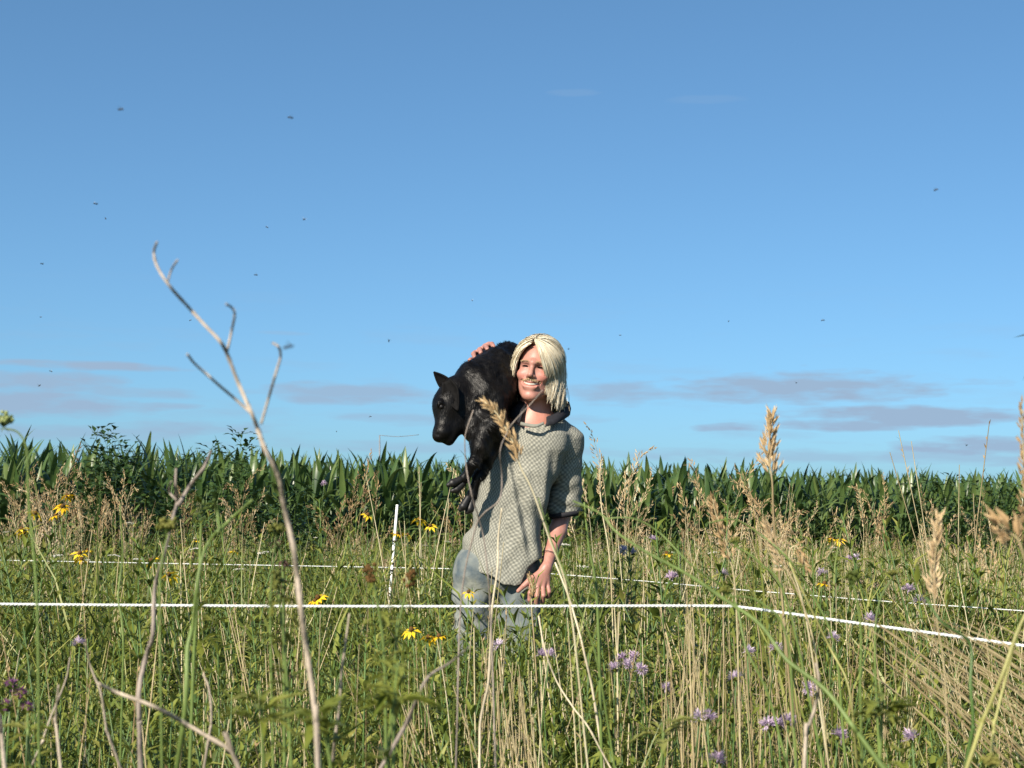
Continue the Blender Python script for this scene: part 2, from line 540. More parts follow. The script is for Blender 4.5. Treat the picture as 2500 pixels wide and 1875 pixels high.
# ------------------------------------------------------------------ meadow plants
def k_forb(seed, H, leafL, leafW, nodes, mat='forb', spread=0.05, stems=2):
    r = random.Random(seed); pb = PB()
    for s_ in range(stems):
        bx, by = r.uniform(-.05, .05), r.uniform(-.05, .05)
        lx, ly = r.uniform(-.12, .12), r.uniform(-.12, .12)
        h = H * r.uniform(.75, 1.05)
        path = [np.array([bx + lx * t * t, by + ly * t * t, h * t]) for t in np.linspace(0, 1, 5)]
        pb.tube(path, [.0028, .0026, .0022, .0018, .0012], 3, 1)
        a = r.uniform(0, 6.28)
        for i in range(nodes):
            t = 0.22 + 0.78 * (i + .5) / nodes
            p = np.array([bx + lx * t * t, by + ly * t * t, h * t])
            for q in (0, math.pi):
                az_ = a + q + r.uniform(-.4, .4)
                el_ = r.uniform(0.0, 0.9) if t < .85 else r.uniform(.6, 1.2)
                L = leafL * r.uniform(.7, 1.15) * (1.15 - .5 * t)
                d = np.array([math.cos(az_) * math.cos(el_), math.sin(az_) * math.cos(el_), math.sin(el_)])
                pb.leaf(p, d, L, leafW * r.uniform(.8, 1.2) * (1.1 - .4 * t), 0, droop=r.uniform(.05, .35))
            a += 1.57 + r.uniform(-.3, .3)
    return pb.mesh('forb', [M[mat], M['stem_d']])

def k_grass(seed, n, lo, hi, w, mat='grass', spread=.05, curl=.9):
    r = random.Random(seed); pb = PB()
    for i in range(n):
        az_ = r.uniform(0, 6.28); d = np.array([math.cos(az_), math.sin(az_), 0]); side = np.array([-d[1], d[0], 0])
        L = r.uniform(lo, hi); e = r.uniform(1.15, 1.55); c = r.uniform(.05, curl)
        p = np.array([r.uniform(-spread, spread), r.uniform(-spread, spread), 0.0]); pts = []; wid = []
        ns = 5
        for k in range(ns):
            t = k / (ns - 1); pts.append(p.copy()); wid.append(w * r.uniform(.85, 1.1) * (1 - t ** 1.8) * .5 + .0004)
            p = p + (d * math.cos(e) + np.array([0, 0, 1]) * math.sin(e)) * L / (ns - 1); e -= c * (0.3 + t)
        tw = r.uniform(-.9, .9)
        pb.strip(pts, wid, side * math.cos(tw) + d * math.sin(tw), 0)
    return pb.mesh('grass', [M[mat]])

def k_straw(seed, n, lo, hi, rad=.0016, tilt=.18, heads=True, spread=.05):
    r = random.Random(seed); pb = PB()
    for i in range(n):
        az_ = r.uniform(0, 6.28); tl = abs(r.gauss(0, tilt)); L = r.uniform(lo, hi)
        x, y = r.uniform(-spread, spread), r.uniform(-spread, spread); bend = r.uniform(-.12, .12)
        pts = []
        for t in np.linspace(0, 1, 5):
            q = tl * L * t + bend * L * t * t
            pts.append(np.array([x + math.cos(az_) * q, y + math.sin(az_) * q, L * t * math.cos(tl)]))
        pb.tube(pts, [rad * 1.3, rad * 1.2, rad, rad * .8, rad * .5], 3, 0, cap=False)
        if heads and r.random() < .5:
            for k in range(6):
                t = r.uniform(.82, 1); p = pts[3] + (pts[4] - pts[3]) * (t - .75) / .25
                a2 = r.uniform(0, 6.28); pb.leaf(p, [math.cos(a2) * .5, math.sin(a2) * .5, .8], .018, .004, 1, fold=.1)
        if r.random() < .5:
            t = r.uniform(.25, .6); p = pts[int(t * 4)]
            a2 = r.uniform(0, 6.28); dd = np.array([math.cos(a2), math.sin(a2), 0])
            qs = [p + dd * .05 * k + np.array([0, 0, 1]) * (.06 * k - .022 * k * k) for k in range(4)]
            pb.strip(qs, [.002, .0028, .002, .0004], np.array([-dd[1], dd[0], 0]), 0)
    return pb.mesh('straw', [M['straw'], M['seed']])

def brome(pb, path, nsp, spl, spw, rad, r, tight=.35, head=.22, stem_mat=0, head_mat=1):
    """tan grass stem with a panicle of spikelets along its last `head` share"""
    pts = catmull(path, 5)
    n_ = len(pts)
    pb.tube(pts, [rad * (1 - .55 * i / (n_ - 1)) for i in range(n_)], 4, stem_mat, cap=False)
    L = np.cumsum([0] + [np.linalg.norm(pts[i + 1] - pts[i]) for i in range(n_ - 1)])
    for k in range(nsp):
        s_ = 1 - head * (k / nsp) ** .9
        q = np.interp(s_ * L[-1], L, np.arange(n_)); i = min(int(q), n_ - 2); f = q - i
        p = pts[i] * (1 - f) + pts[i + 1] * f; ax = nrm(pts[i + 1] - pts[i])
        a = r.uniform(0, 6.28)
        u = nrm(np.cross(ax, [.3, .8, .2])); v = np.cross(ax, u)
        out_ = u * math.cos(a) + v * math.sin(a)
        reach = (1 - s_) / head * tight
        d = nrm(ax * 1.0 + out_ * (.25 + .5 * r.random()))
        b0 = p + (ax * .6 + out_) * reach * spl * r.uniform(.3, 1.2)
        if reach > .2: pb.tube([p, b0], rad * .25, 3, stem_mat, cap=False)
        W = spw * r.uniform(.8, 1.2); LL = spl * r.uniform(.75, 1.2)
        pb.leaf(b0, d, LL, W, head_mat, up=out_, fold=.3, droop=.05)
        pb.leaf(b0, nrm(d + out_ * .12), LL * .9, W * .8, head_mat, up=np.cross(ax, out_), fold=.3, droop=-.05)

def k_brome(seed, n, lo, hi, nsp=26):
    r = random.Random(seed); pb = PB()
    for i in range(n):
        az_ = r.uniform(0, 6.28); d = np.array([math.cos(az_), math.sin(az_), 0]); H = r.uniform(lo, hi)
        b0 = np.array([r.uniform(-.07, .07), r.uniform(-.07, .07), 0]); ln = r.uniform(.0, .12)
        path = [b0, b0 + d * ln * H * .3 + np.array([0, 0, H * .45]), b0 + d * ln * H * .7 + np.array([0, 0, H * .8]),
                b0 + d * (ln + .05) * H + np.array([0, 0, H * .97]), b0 + d * (ln + r.uniform(.06, .13)) * H + np.array([0, 0, H * r.uniform(.95, 1.03)])]
        brome(pb, path, nsp, .03, .007, .0017, r, .9, .24)
        for k in range(2):
            a2 = r.uniform(0, 6.28); dd = np.array([math.cos(a2), math.sin(a2), 0]); z = r.uniform(.15, .5) * H
            qs = [path[0] * (1 - z / H) + path[2] * (z / H) + dd * .06 * j + np.array([0, 0, 1]) * (.08 * j - .03 * j * j) for j in range(4)]
            pb.strip(qs, [.003, .004, .003, .0005], np.array([-dd[1], dd[0], 0]), 0)
    return pb.mesh('brome', [M['straw'], M['seed']])

def k_fluff(seed, H):
    r = random.Random(seed); pb = PB()
    for i in range(5):
        x, y = r.uniform(-.06, .06), r.uniform(-.06, .06); h = H * r.uniform(.8, 1.08); tip = np.array([x * 2.5, y * 2.5, h])
        pb.tube([(x, y, 0), (x * 1.4, y * 1.4, h * .6), tip], [.0018, .0014, .001], 3, 0, cap=False)
        for k in range(10):
            c = tip + np.array([r.gauss(0, .016), r.gauss(0, .016), r.gauss(-.015, .016)])
            pb.blob(c, .0075 * r.uniform(.7, 1.3), 1, 4, 3)
    return pb.mesh('fluff', [M['straw'], M['fluff']])

def k_umbel(seed, H):
    r = random.Random(seed); pb = PB()
    pb.tube([(0, 0, 0), (.01, .01, H * .6), (.02, 0, H)], [.0022, .0018, .0014], 3, 1)
    for k in range(26):
        a = r.uniform(0, 6.28); q = .035 * math.sqrt(r.random()); c = np.array([.02 + q * math.cos(a), q * math.sin(a), H + .025 - q * .25])
        pb.tube([(.02, 0, H), c], .0006, 3, 1, cap=False); pb.blob(c, (.005, .005, .003), 0, 5, 3)
    for k in range(10):
        z = r.uniform(.1, .8) * H; a = r.uniform(0, 6.28)
        pb.leaf((.01, 0, z), [math.cos(a), math.sin(a), .5], .09, .02, 2)
    return pb.mesh('umbel', [M['white_fl'], M['stem_d'], M['forb']])

KF = [k_forb(10 + i, .62, .062, .013, 15, 'forb', stems=2) for i in range(4)] + \
     [k_forb(20 + i, .58, .048, .017, 13, 'forb', stems=2) for i in range(3)] + \
     [k_forb(30 + i, .58, .055, .013, 15, 'forb_y', stems=2) for i in range(4)] + \
     [k_forb(35 + i, .48, .085, .026, 8, 'forb', stems=2) for i in range(2)]
KG = [k_grass(40 + i, 16, .38, .72, .0065) for i in range(4)] + [k_grass(50 + i, 12, .45, .8, .010, curl=.7) for i in range(2)] + \
     [k_grass(56, 9, .4, .7, .017, curl=.8)]
KS = [k_straw(60 + i, 9, .55, .92, .0021) for i in range(4)] + [k_straw(66 + i, 7, .45, .8, .0024, .35) for i in range(2)] + \
     [k_grass(70 + i, 14, .3, .6, .005, 'straw', curl=1.2) for i in range(2)]
KU = [k_grass(80 + i, 26, .16, .36, .006, spread=.1) for i in range(3)] + [k_forb(84 + i, .34, .05, .018, 8, 'forb', stems=3) for i in range(3)]
KB = [k_brome(90 + i, 3, 1.0, 1.3) for i in range(4)]
KL = [k_fluff(96 + i, .75) for i in range(3)]
KQ = [k_umbel(99 + i, .82) for i in range(2)]

def field(x, y, s, ph):
    return (np.sin(x * s + ph) * np.cos(y * s * .83 + ph * 1.7) + .6 * np.sin(x * s * 2.3 - y * s * 1.9 + ph * 2.1)
            + .4 * np.cos(x * s * 4.1 + y * s * 3.7 + ph)) / 2.0

def sow(density, ymin, ymax, accept, gap_person=True):
    A = []
    ys = np.linspace(ymin, ymax, 60)
    for i in range(59):
        y0, y1 = ys[i], ys[i + 1]
        w = .36 * y1 + .9
        n_ = rng.poisson(density * (y1 - y0) * 2 * w)
        A.append(np.c_[rng.uniform(-w, w, n_), rng.uniform(y0, y1, n_)])
    A = np.concatenate(A)
    A = A[A[:, 1] < edge_y(A[:, 0]) - .1]
    k = accept(A[:, 0], A[:, 1])
    A = A[rng.random(len(A)) < k]
    return A

def place(name, kinds, A, smin, smax, label, cat, weights=None, tilt=.12, hcap=None, extra=None):
    if extra is not None: A = np.concatenate([A, extra])
    n_ = len(A)
    sc = rng.uniform(smin, smax, n_)
    far = np.clip((A[:, 1] - 4.0) / 2.0, 0, 1)
    if hcap is not None: sc *= np.where(rng.random(n_) < .30 * far, rng.uniform(1.1, 1.55, n_), 1.0)
    sc *= 1 + .16 * field(A[:, 0], A[:, 1], 1.1, 2.2)
    # short by the lens, knee-high round the man
    near = np.clip((A[:, 1] - .6) / 2.6, .45, 1.0)
    sc *= near * np.clip(1.12 - (A[:, 1] - 5) * .020, .80, 1.1)
    if hcap is not None:
        d2 = ((A[:, 0] - 0.0) / .6) ** 2 + ((A[:, 1] - 5.1) / .9) ** 2
        sc *= np.where(d2 < 1, 1.06, 1)
        sc[((A[:, 0] + .03) / .30) ** 2 + ((A[:, 1] - 6.05) / .22) ** 2 < 1] = .25
    idx = rng.choice(len(kinds), n_, p=weights)
    rots = np.c_[rng.normal(0, tilt, n_), rng.normal(0, tilt, n_), rng.uniform(0, 6.28, n_)]
    scatter(name, kinds, np.c_[A, np.full(n_, -.02)], rots, sc, idx, label, cat)
    return n_

def dryness(x, y):                                # more straw to the right of the man, green to the left
    return np.clip(.40 + .30 * np.tanh((x / np.maximum(y, 1) - .02) * 7) + .45 * field(x, y, 1.6, .4), .04, 1)

def zone(zs_):
    out_ = []
    for x0, x1, n_, Y0, Y1 in zs_:
        for i in range(n_):
            p = D(random.uniform(x0, x1), 1200, random.uniform(Y0, Y1)); out_.append((p[0], p[1]))
    return np.array(out_)
tot = 0
tot += place('meadow_undergrowth', KU, sow(120, 1.0, 24, lambda x, y: np.ones(len(x))), .8, 1.3, 'short dense green undergrowth between the taller meadow plants', 'undergrowth', hcap=1)
tot += place('leafy_weeds', KF, sow(125, 1.2, 24, lambda x, y: np.clip(1.0 - .22 * dryness(x, y), .1, 1)), .75, 1.15, 'leafy green weeds growing thick all over the meadow', 'weeds', hcap=1)
tot += place('meadow_grass', KG, sow(46, 1.2, 24, lambda x, y: np.clip(.7 + .4 * field(x, y, 1.3, 3.3), .15, 1)), .72, 1.1, 'green grass blades rising among the meadow weeds', 'grass', hcap=1)
tot += place('dry_straw', KS, sow(23, 1.4, 24, lambda x, y: np.clip(dryness(x, y) + .12, 0, 1)), .55, .98, 'pale dry straw stems standing and leaning in the meadow', 'straw', hcap=1, tilt=.14)
tot += place('seeding_grass', KB, sow(1.0, 8.5, 18, lambda x, y: np.clip(.1 + 1.1 * field(x, y, .9, 1.1) + .25 * (x > 1.0), 0, 1)), .8, 1.22,
             'tan seeding grass standing tall before the corn', 'grass', tilt=.07, extra=zone([(30, 110, 8, 11, 15), (150, 300, 18, 11, 15), (400, 540, 8, 11, 15), (690, 770, 4, 10, 14), (975, 1010, 2, 9, 13), (1300, 1400, 5, 9, 13), (1500, 1750, 15, 9, 12), (1840, 1900, 4, 9, 13), (2060, 2200, 5, 8, 12)]))
tot += place('fluffy_seed_heads', KL, sow(9, 8.5, 20, lambda x, y: np.clip(field(x, y, 1.1, 5.1) - .05, 0, 1)), .8, 1.08, 'pinkish tan fluffy seed heads in the middle of the meadow', 'seed heads')
tot += place('white_umbels', KQ, sow(1.4, 8, 20, lambda x, y: np.clip(.4 + field(x, y, .8, .9), 0, 1)), .85, 1.1, 'small white flower umbels scattered across the meadow', 'umbels')
tot += place('bleached_grass', [k_grass(170 + i, 12, .35, .68, .0042, 'straw', curl=1.0) for i in range(4)], sow(14, 1.6, 22, lambda x, y: np.clip(.55 + .6 * field(x, y, 1.9, 4.4), .1, 1)), .7, 1.1, 'bleached thin grass blades curling through the green meadow', 'grass', hcap=1)
tot += place('weeds_before_person', KF[:7] + KG[:4], zone([(950, 1200, 120, 4.4, 5.75)]), .95, 1.22, 'leafy weeds and grass hiding the shins of the person', 'weeds')
print('instances', tot)
# ------------------------------------------------------------------ smooth bodies from distance fields
class Vol:
    def __init__(s, lo, hi, h):
        s.lo = np.asarray(lo, float); s.h = h
        s.n = np.ceil((np.asarray(hi, float) - s.lo) / h).astype(int) + 1
        s.d = np.full(tuple(s.n), 0.5, np.float32)
        s.ax = [(s.lo[i] + h * np.arange(s.n[i])).astype(np.float32) for i in range(3)]
    def box(s, lo, hi):
        a = np.clip(np.floor((np.asarray(lo) - s.lo) / s.h).astype(int), 0, s.n)
        b = np.clip(np.ceil((np.asarray(hi) - s.lo) / s.h).astype(int) + 1, 0, s.n)
        sl_ = tuple(slice(a[i], b[i]) for i in range(3))
        X = s.ax[0][sl_[0]][:, None, None]; Y = s.ax[1][sl_[1]][None, :, None]; Z = s.ax[2][sl_[2]][None, None, :]
        return sl_, X, Y, Z
    def put(s, sl_, q, k, sub=False):
        a = s.d[sl_]
        if a.size == 0: return
        if sub:
            q = -q
            if k <= 0: s.d[sl_] = np.maximum(a, q)
            else:
                hh = np.clip(.5 - .5 * (q - a) / k, 0, 1); s.d[sl_] = q * (1 - hh) + a * hh + k * hh * (1 - hh)
        else:
            if k <= 0: s.d[sl_] = np.minimum(a, q)
            else:
                hh = np.clip(.5 + .5 * (q - a) / k, 0, 1); s.d[sl_] = q * (1 - hh) + a * hh - k * hh * (1 - hh)
    def ell(s, c, r, k=.01, rot=None, sub=False):
        c = np.asarray(c, float); r = np.asarray(r, float)
        m_ = r.max() + k + 2 * s.h
        sl_, X, Y, Z = s.box(c - m_, c + m_)
        x, y, z = X - c[0], Y - c[1], Z - c[2]
        if rot is not None:
            x, y, z = (x * rot[0, i] + y * rot[1, i] + z * rot[2, i] for i in range(3))
        k0 = np.sqrt((x / r[0]) ** 2 + (y / r[1]) ** 2 + (z / r[2]) ** 2)
        k1 = np.sqrt((x / r[0] ** 2) ** 2 + (y / r[1] ** 2) ** 2 + (z / r[2] ** 2) ** 2) + 1e-9
        s.put(sl_, (k0 * (k0 - 1) / k1).astype(np.float32), k, sub)
    def cap(s, a, b, ra, rb, k=.01, sub=False, flat=1.0, wob=None):
        a = np.asarray(a, float); b = np.asarray(b, float)
        m_ = max(ra, rb) * max(1, flat) + k + 2 * s.h
        sl_, X, Y, Z = s.box(np.minimum(a, b) - m_, np.maximum(a, b) + m_)
        v = b - a; L2 = float(v @ v) + 1e-12
        t = np.clip(((X - a[0]) * v[0] + (Y - a[1]) * v[1] + (Z - a[2]) * v[2]) / L2, 0, 1)
        q = np.sqrt((X - a[0] - t * v[0]) ** 2 + ((Y - a[1] - t * v[1]) / flat) ** 2 + (Z - a[2] - t * v[2]) ** 2) - (ra + (rb - ra) * t)
        if wob is not None: q = q + wob(X, Y, Z)
        s.put(sl_, q.astype(np.float32), k, sub)
    def chain(s, pts, k=.01, flat=1.0, wob=None):
        for (a, ra), (b, rb) in zip(pts[:-1], pts[1:]): s.cap(a, b, ra, rb, k, False, flat, wob)
    def mesh(s, name):
        d = s.d; sg = d < 0
        cnt = np.zeros(tuple(s.n - 1), np.uint8)
        for i in (0, 1):
            for j in (0, 1):
                for k in (0, 1):
                    cnt += sg[i:sg.shape[0] - 1 + i, j:sg.shape[1] - 1 + j, k:sg.shape[2] - 1 + k]
        ijk = np.argwhere((cnt > 0) & (cnt < 8))
        acc = np.zeros((len(ijk), 3)); num = np.zeros(len(ijk))
        for axis in range(3):
            o1, o2 = [x for x in range(3) if x != axis]
            for u in (0, 1):
                for v in (0, 1):
                    off = np.zeros(3, int); off[o1] = u; off[o2] = v
                    p0 = ijk + off; p1 = p0.copy(); p1[:, axis] += 1
                    va = d[p0[:, 0], p0[:, 1], p0[:, 2]]; vb = d[p1[:, 0], p1[:, 1], p1[:, 2]]
                    cr = (va < 0) != (vb < 0)
                    t = np.where(cr, va / np.where(cr, va - vb, 1), 0)
                    pt = off[None, :] + np.zeros((len(ijk), 3)); pt[:, axis] += t
                    acc += pt * cr[:, None]; num += cr
        V = s.lo + s.h * (ijk + acc / num[:, None])
        vid = np.full(tuple(s.n - 1), -1, np.int32)
        vid[ijk[:, 0], ijk[:, 1], ijk[:, 2]] = np.arange(len(ijk))
        F = []
        for axis in range(3):
            o1, o2 = (axis + 1) % 3, (axis + 2) % 3
            A = [slice(None)] * 3; B = [slice(None)] * 3
            A[axis] = slice(0, -1); B[axis] = slice(1, None)
            e = np.argwhere(sg[tuple(A)] != sg[tuple(B)])
            e = e[(e[:, o1] >= 1) & (e[:, o2] >= 1) & (e[:, o1] < s.n[o1] - 1) & (e[:, o2] < s.n[o2] - 1)]
            def cell(du, dv):
                q = e.copy(); q[:, o1] += du; q[:, o2] += dv
                return vid[q[:, 0], q[:, 1], q[:, 2]]
            f = np.stack([cell(-1, -1), cell(0, -1), cell(0, 0), cell(-1, 0)], 1)
            fl = ~sg[e[:, 0], e[:, 1], e[:, 2]]
            f[fl] = f[fl][:, ::-1]
            F.append(f)
        F = np.concatenate(F)
        F = F[(F >= 0).all(1)]
        return mesh_np(name, V, F), V

def set_col(me, cols):
    a = me.color_attributes.new('Col', 'FLOAT_COLOR', 'POINT')
    c = np.c_[np.asarray(cols, np.float32), np.ones(len(cols), np.float32)]
    a.data.foreach_set('color', c.ravel())

# ------------------------------------------------------------------ the man
PY = 6.05
HC0 = PO(1310, 909, 6.00)                          # centre of the head
Rh = np.array(Matrix.Rotation(R(7), 3, 'Y') @ Matrix.Rotation(R(-13), 3, 'Z') @ Matrix.Rotation(R(-2), 3, 'X'))
def hl(x, y, z): return HC0 + Rh @ np.array([x, y, z], float)

V_ = Vol((PO(1090, 800, 6)[0] - .02, 5.80, -0.01), (PO(1440, 800, 6)[0], 6.45, PO(1300, 805, 6)[2] + .03), .0032)
E = lambda c, r, k=.012, sub=False: V_.ell(hl(*c), r, k, Rh, sub)
C = lambda a, b_, ra, rb, k=.012, sub=False: V_.cap(hl(*a), hl(*b_), ra, rb, k, sub)
# head
E((0, .014, .038), (.073, .094, .084), 0)
E((0, -.026, -.028), (.059, .058, .080), .03)
for s_ in (-1, 1):
    C((s_ * .052, .0, -.055), (s_ * .016, -.062, -.100), .017, .014, .03)       # jaw
    E((s_ * .041, -.060, -.022), (.021, .019, .019), .018)                       # smiling cheek
    E((s_ * .079, .012, -.005), (.008, .018, .031), .006)                        # ear
E((0, -.070, -.103), (.020, .015, .014), .02)                                    # chin
C((-.040, -.071, .027), (0, -.086, .024), .010, .010, .014)                      # brow
C((.040, -.071, .027), (0, -.086, .024), .010, .010, .014)
for s_ in (-1, 1):
    E((s_ * .030, -.090, .010), (.018, .017, .0105), .008, True)                  # eye socket
    E((s_ * .030, -.068, .008), (.0135, .0085, .010), .003)                        # closed lids
C((0, -.080, .022), (0, -.105, -.025), .0065, .0108, .009)                       # nose
for s_ in (-1, 1): E((s_ * .0115, -.092, -.029), (.0075, .009, .0075), .006)
E((0, -.082, -.060), (.032, .012, .022), .015)                                   # muzzle round the mouth
mouth = [(-.034, -.070, -.049), (-.018, -.090, -.0585), (0, -.0965, -.0615), (.018, -.090, -.0585), (.034, -.070, -.049)]
for a_, b_ in zip(mouth[:-1], mouth[1:]): V_.cap(hl(*a_), hl(*b_), .0074, .0074, .003, True)
# neck and trunk
nb = PO(1318, 1040, 6.06)
V_.chain([(hl(0, .028, -.055), .053), (hl(.0, .035, -.10), .052), (nb, .062)], .02)
SHL, SHR = PO(1382, 1082, 6.08), PO(1186, 1070, 6.08)
V_.cap(PO(1330, 1060, 6.08), SHL, .065, .058, .04)
V_.cap(PO(1290, 1060, 6.08), SHR, .065, .058, .04)
V_.cap(PO(1300, 1075, 6.06), PO(1262, 1200, 6.05), .105, .105, .05, flat=.8)
V_.cap(PO(1262, 1200, 6.05), PO(1214, 1385, 6.05), .100, .090, .05, flat=.8)
V_.ell(PO(1303, 1040, 6.0), (.055, .028, .06), .04)
# left arm (to the right in the picture), hand by the thigh
EL = PO(1371, 1262, 6.12); WR = PO(1333, 1386, 5.965)
V_.chain([(SHL, .052), (EL, .035)], .012)
V_.chain([(EL, .034), (EL * .72 + WR * .28 + np.array([.002, 0, 0]), .0345), (EL * .3 + WR * .7, .026), (WR, .0225)], .010)
kn = [PO(1299, 1424, 5.925), PO(1312, 1430, 5.93), PO(1325, 1430, 5.94), PO(1336, 1424, 5.955)]
for q in kn: V_.cap(WR, q, .0195, .0120, .008)
def finger(pts, r0, r1):
    n_ = len(pts) - 1
    for i in range(n_): V_.cap(pts[i], pts[i + 1], r0 + (r1 - r0) * i / n_, r0 + (r1 - r0) * (i + 1) / n_, .0022)
finger([kn[0], PO(1294, 1448, 5.905), PO(1293, 1464, 5.91), PO(1297, 1475, 5.925)], .0102, .0076)
finger([kn[1], PO(1311, 1456, 5.905), PO(1309, 1472, 5.918), PO(1311, 1480, 5.935)], .0104, .0078)
finger([kn[2], PO(1327, 1454, 5.915), PO(1325, 1468, 5.932), PO(1322, 1470, 5.95)], .0098, .0074)
finger([kn[3], PO(1341, 1445, 5.935), PO(1339, 1457, 5.95), PO(1335, 1458, 5.965)], .0086, .0064)
finger([PO(1318, 1400, 5.95), PO(1294, 1416, 5.925), PO(1279, 1430, 5.915), PO(1265, 1443, 5.92)], .0145, .0076)
# right arm, round the calf from behind, hand over its neck
EL2 = PO(1150, 985, 6.33); WR2 = PO(1172, 880, 6.20)
V_.chain([(SHR, .056), (EL2, .042), (EL2 * .5 + WR2 * .5, .038), (WR2, .026)], .02)
k2 = [PO(1160, 862, 6.15), PO(1172, 854, 6.15), PO(1184, 846, 6.15), PO(1194, 841, 6.15)]
for q in k2: V_.cap(WR2, q, .021, .012, .01)
tips = [(PO(1156, 864, 6.085), PO(1159, 873, 6.03)), (PO(1172, 854, 6.08), PO(1174, 862, 6.02)), (PO(1187, 846, 6.08), PO(1190, 853, 6.02)), (PO(1201, 840, 6.085), PO(1205, 846, 6.03))]
for q, (t1_, t2_) in zip(k2, tips): finger([q, t1_, t2_], .0105, .0085)
finger([WR2, PO(1150, 879, 6.15), PO(1147, 880, 6.09)], .013, .009)
# legs
for hx, kx, ax_ in ((1166, 1152, 1150), (1262, 1276, 1280)):
    hp, kp, ap = PO(hx, 1420, 6.05), PO(kx, 1640, 5.99), PO(ax_, 1880, 6.05)
    V_.chain([(hp, .066), (kp, .045), (kp * .6 + ap * .4, .042), (ap, .033)], .02)
    V_.cap(ap * [1, 1, 0] + [0, .03, .05], ap * [1, 1, 0] + [0, -.13, .035], .037, .03, .02)
body_me, bv = V_.mesh('person')
lv = (bv - HC0) @ Rh
skin = np.array([.375, .186, .145])[None] * np.ones((len(bv), 1))
skin = skin * (1 + .06 * np.sin(bv[:, :1] * 90 + np.sin(bv[:, 2:3] * 70) * 2))
def blend(mask_, col):
    global skin
    skin = skin * (1 - mask_[:, None]) + np.array(col)[None] * mask_[:, None]
inh = (np.abs(lv[:, 0]) < .1) & (np.abs(lv[:, 1]) < .13) & (lv[:, 2] > -.13)
def spot(c, r, p=2):
    q = ((lv - np.array(c)) / np.array(r)) ** 2
    return np.clip(1.3 - q.sum(1), 0, 1) * inh
for s_ in (-1, 1):
    blend(spot((s_ * .042, -.075, -.022), (.026, .03, .022)) * .55, (.43, .155, .12))      # flushed cheeks
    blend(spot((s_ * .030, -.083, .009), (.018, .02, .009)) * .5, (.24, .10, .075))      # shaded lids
    blend(spot((s_ * .033, -.085, .027), (.020, .02, .0042)) * .55, (.30, .19, .10))        # fair brows
blend(spot((0, -.10, -.024), (.012, .014, .012)) * .5, (.58, .22, .16))
md_ = np.full(len(bv), 9.0)
mp = np.array(mouth)
for i in range(4):
    a_, b_ = mp[i], mp[i + 1]; t = np.clip(((lv - a_) @ (b_ - a_)) / ((b_ - a_) @ (b_ - a_)), 0, 1)
    md_ = np.minimum(md_, np.linalg.norm(lv - a_ - t[:, None] * (b_ - a_), axis=1))
blend(np.clip((.0135 - md_) / .003, 0, 1) * inh * .8, (.47, .19, .15))
blend(np.clip((.0070 - md_) / .001, 0, 1) * inh, (.09, .02, .018))
nk = np.clip((-lv[:, 2] - .10) / .03, 0, 1) * np.clip((.24 + lv[:, 2]) / .05, 0, 1) * (np.abs(lv[:, 0]) < .09)
blend(nk * .5, (.55, .23, .16))
set_col(body_me, skin)
m, n, l, out = mat_new('skin')
at = n.new('ShaderNodeVertexColor'); at.layer_name = 'Col'
b = n.new('ShaderNodeBsdfPrincipled'); b.inputs['Roughness'].default_value = .48; b.inputs['Specular IOR Level'].default_value = .4
b.inputs['Subsurface Weight'].default_value = .06; b.inputs['Subsurface Radius'].default_value = (.012, .004, .002); b.inputs['Subsurface Scale'].default_value = 1.0
tx = n.new('ShaderNodeTexNoise'); tx.inputs['Scale'].default_value = 55; tx.inputs['Detail'].default_value = 4
mxn = n.new('ShaderNodeMix'); mxn.data_type = 'RGBA'; mxn.blend_type = 'MULTIPLY'; mxn.inputs[0].default_value = .5
rp = ramp(n, [(.3, (.78, .70, .68)), (.7, (1.08, 1.05, 1.05))])
l.new(tx.outputs['Fac'], rp.inputs[0]); l.new(at.outputs[0], mxn.inputs[6]); l.new(rp.outputs[0], mxn.inputs[7])
l.new(mxn.outputs[2], b.inputs['Base Color']); l.new(b.outputs[0], out.inputs[0])
M['skin'] = m
man = link('person', body_me, None, [M['skin']])
tag(man, 'person with long blond hair in grey checked shirt carrying a black calf on one shoulder', 'person')

# teeth
pb = PB()
arc = catmull([hl(-.027, -.0750, -.0515), hl(-.015, -.0865, -.0570), hl(0, -.0918, -.0595), hl(.015, -.0865, -.0570), hl(.027, -.0750, -.0515)], 5)
upv = Rh @ np.array([0, 0, 1.0])
pb.strip(arc, [.0032] * len(arc), upv, 0)
M['teeth'] = plain_mat('tooth', (.46, .42, .36), .3, .5, .06, 300)
link('teeth', pb.mesh('teeth', [M['teeth']]), man)

# squinting eyes and fair brows
M['lash'] = plain_mat('squinted_eye', (.010, .007, .006), .9, .0, .2, 300)
for s_ in (-1, 1):
    pb = PB()
    arc = [hl(s_ * .030 + q, -.0795 + 22 * q * q - (.001 if q * s_ < 0 else 0), .0085 + .0022 * (1 - (q / .0135) ** 2)) for q in np.linspace(-.0135, .0135, 9)]
    pb.strip(arc, [.0005, .0017, .0025, .0029, .0030, .0029, .0025, .0017, .0005], upv, 0)
    link('eye', pb.mesh('eye', [M['lash']]), man)
bb_ = PB(); rb = random.Random(3)
for i in range(160):
    s_ = rb.choice((-1, 1)); q = rb.uniform(.012, .046)
    p_ = np.array([s_ * q, -.0975 + 6.5 * (q - .012) ** 2 + .006 * (q / .046), .026 + .004 * math.sin((q - .012) / .034 * 3.1) + rb.gauss(0, .0014)])
    bb_.tube([hl(*p_), hl(*(p_ + [s_ * .005, .001, .0012]))], [.0005, .0002], 3, 0)
M['brow'] = plain_mat('fair_brow', (.36, .25, .14), .6, .3, .3, 400)
tag(link('eyebrows', bb_.mesh('eyebrows', [M['brow']]), man), kind='stuff')
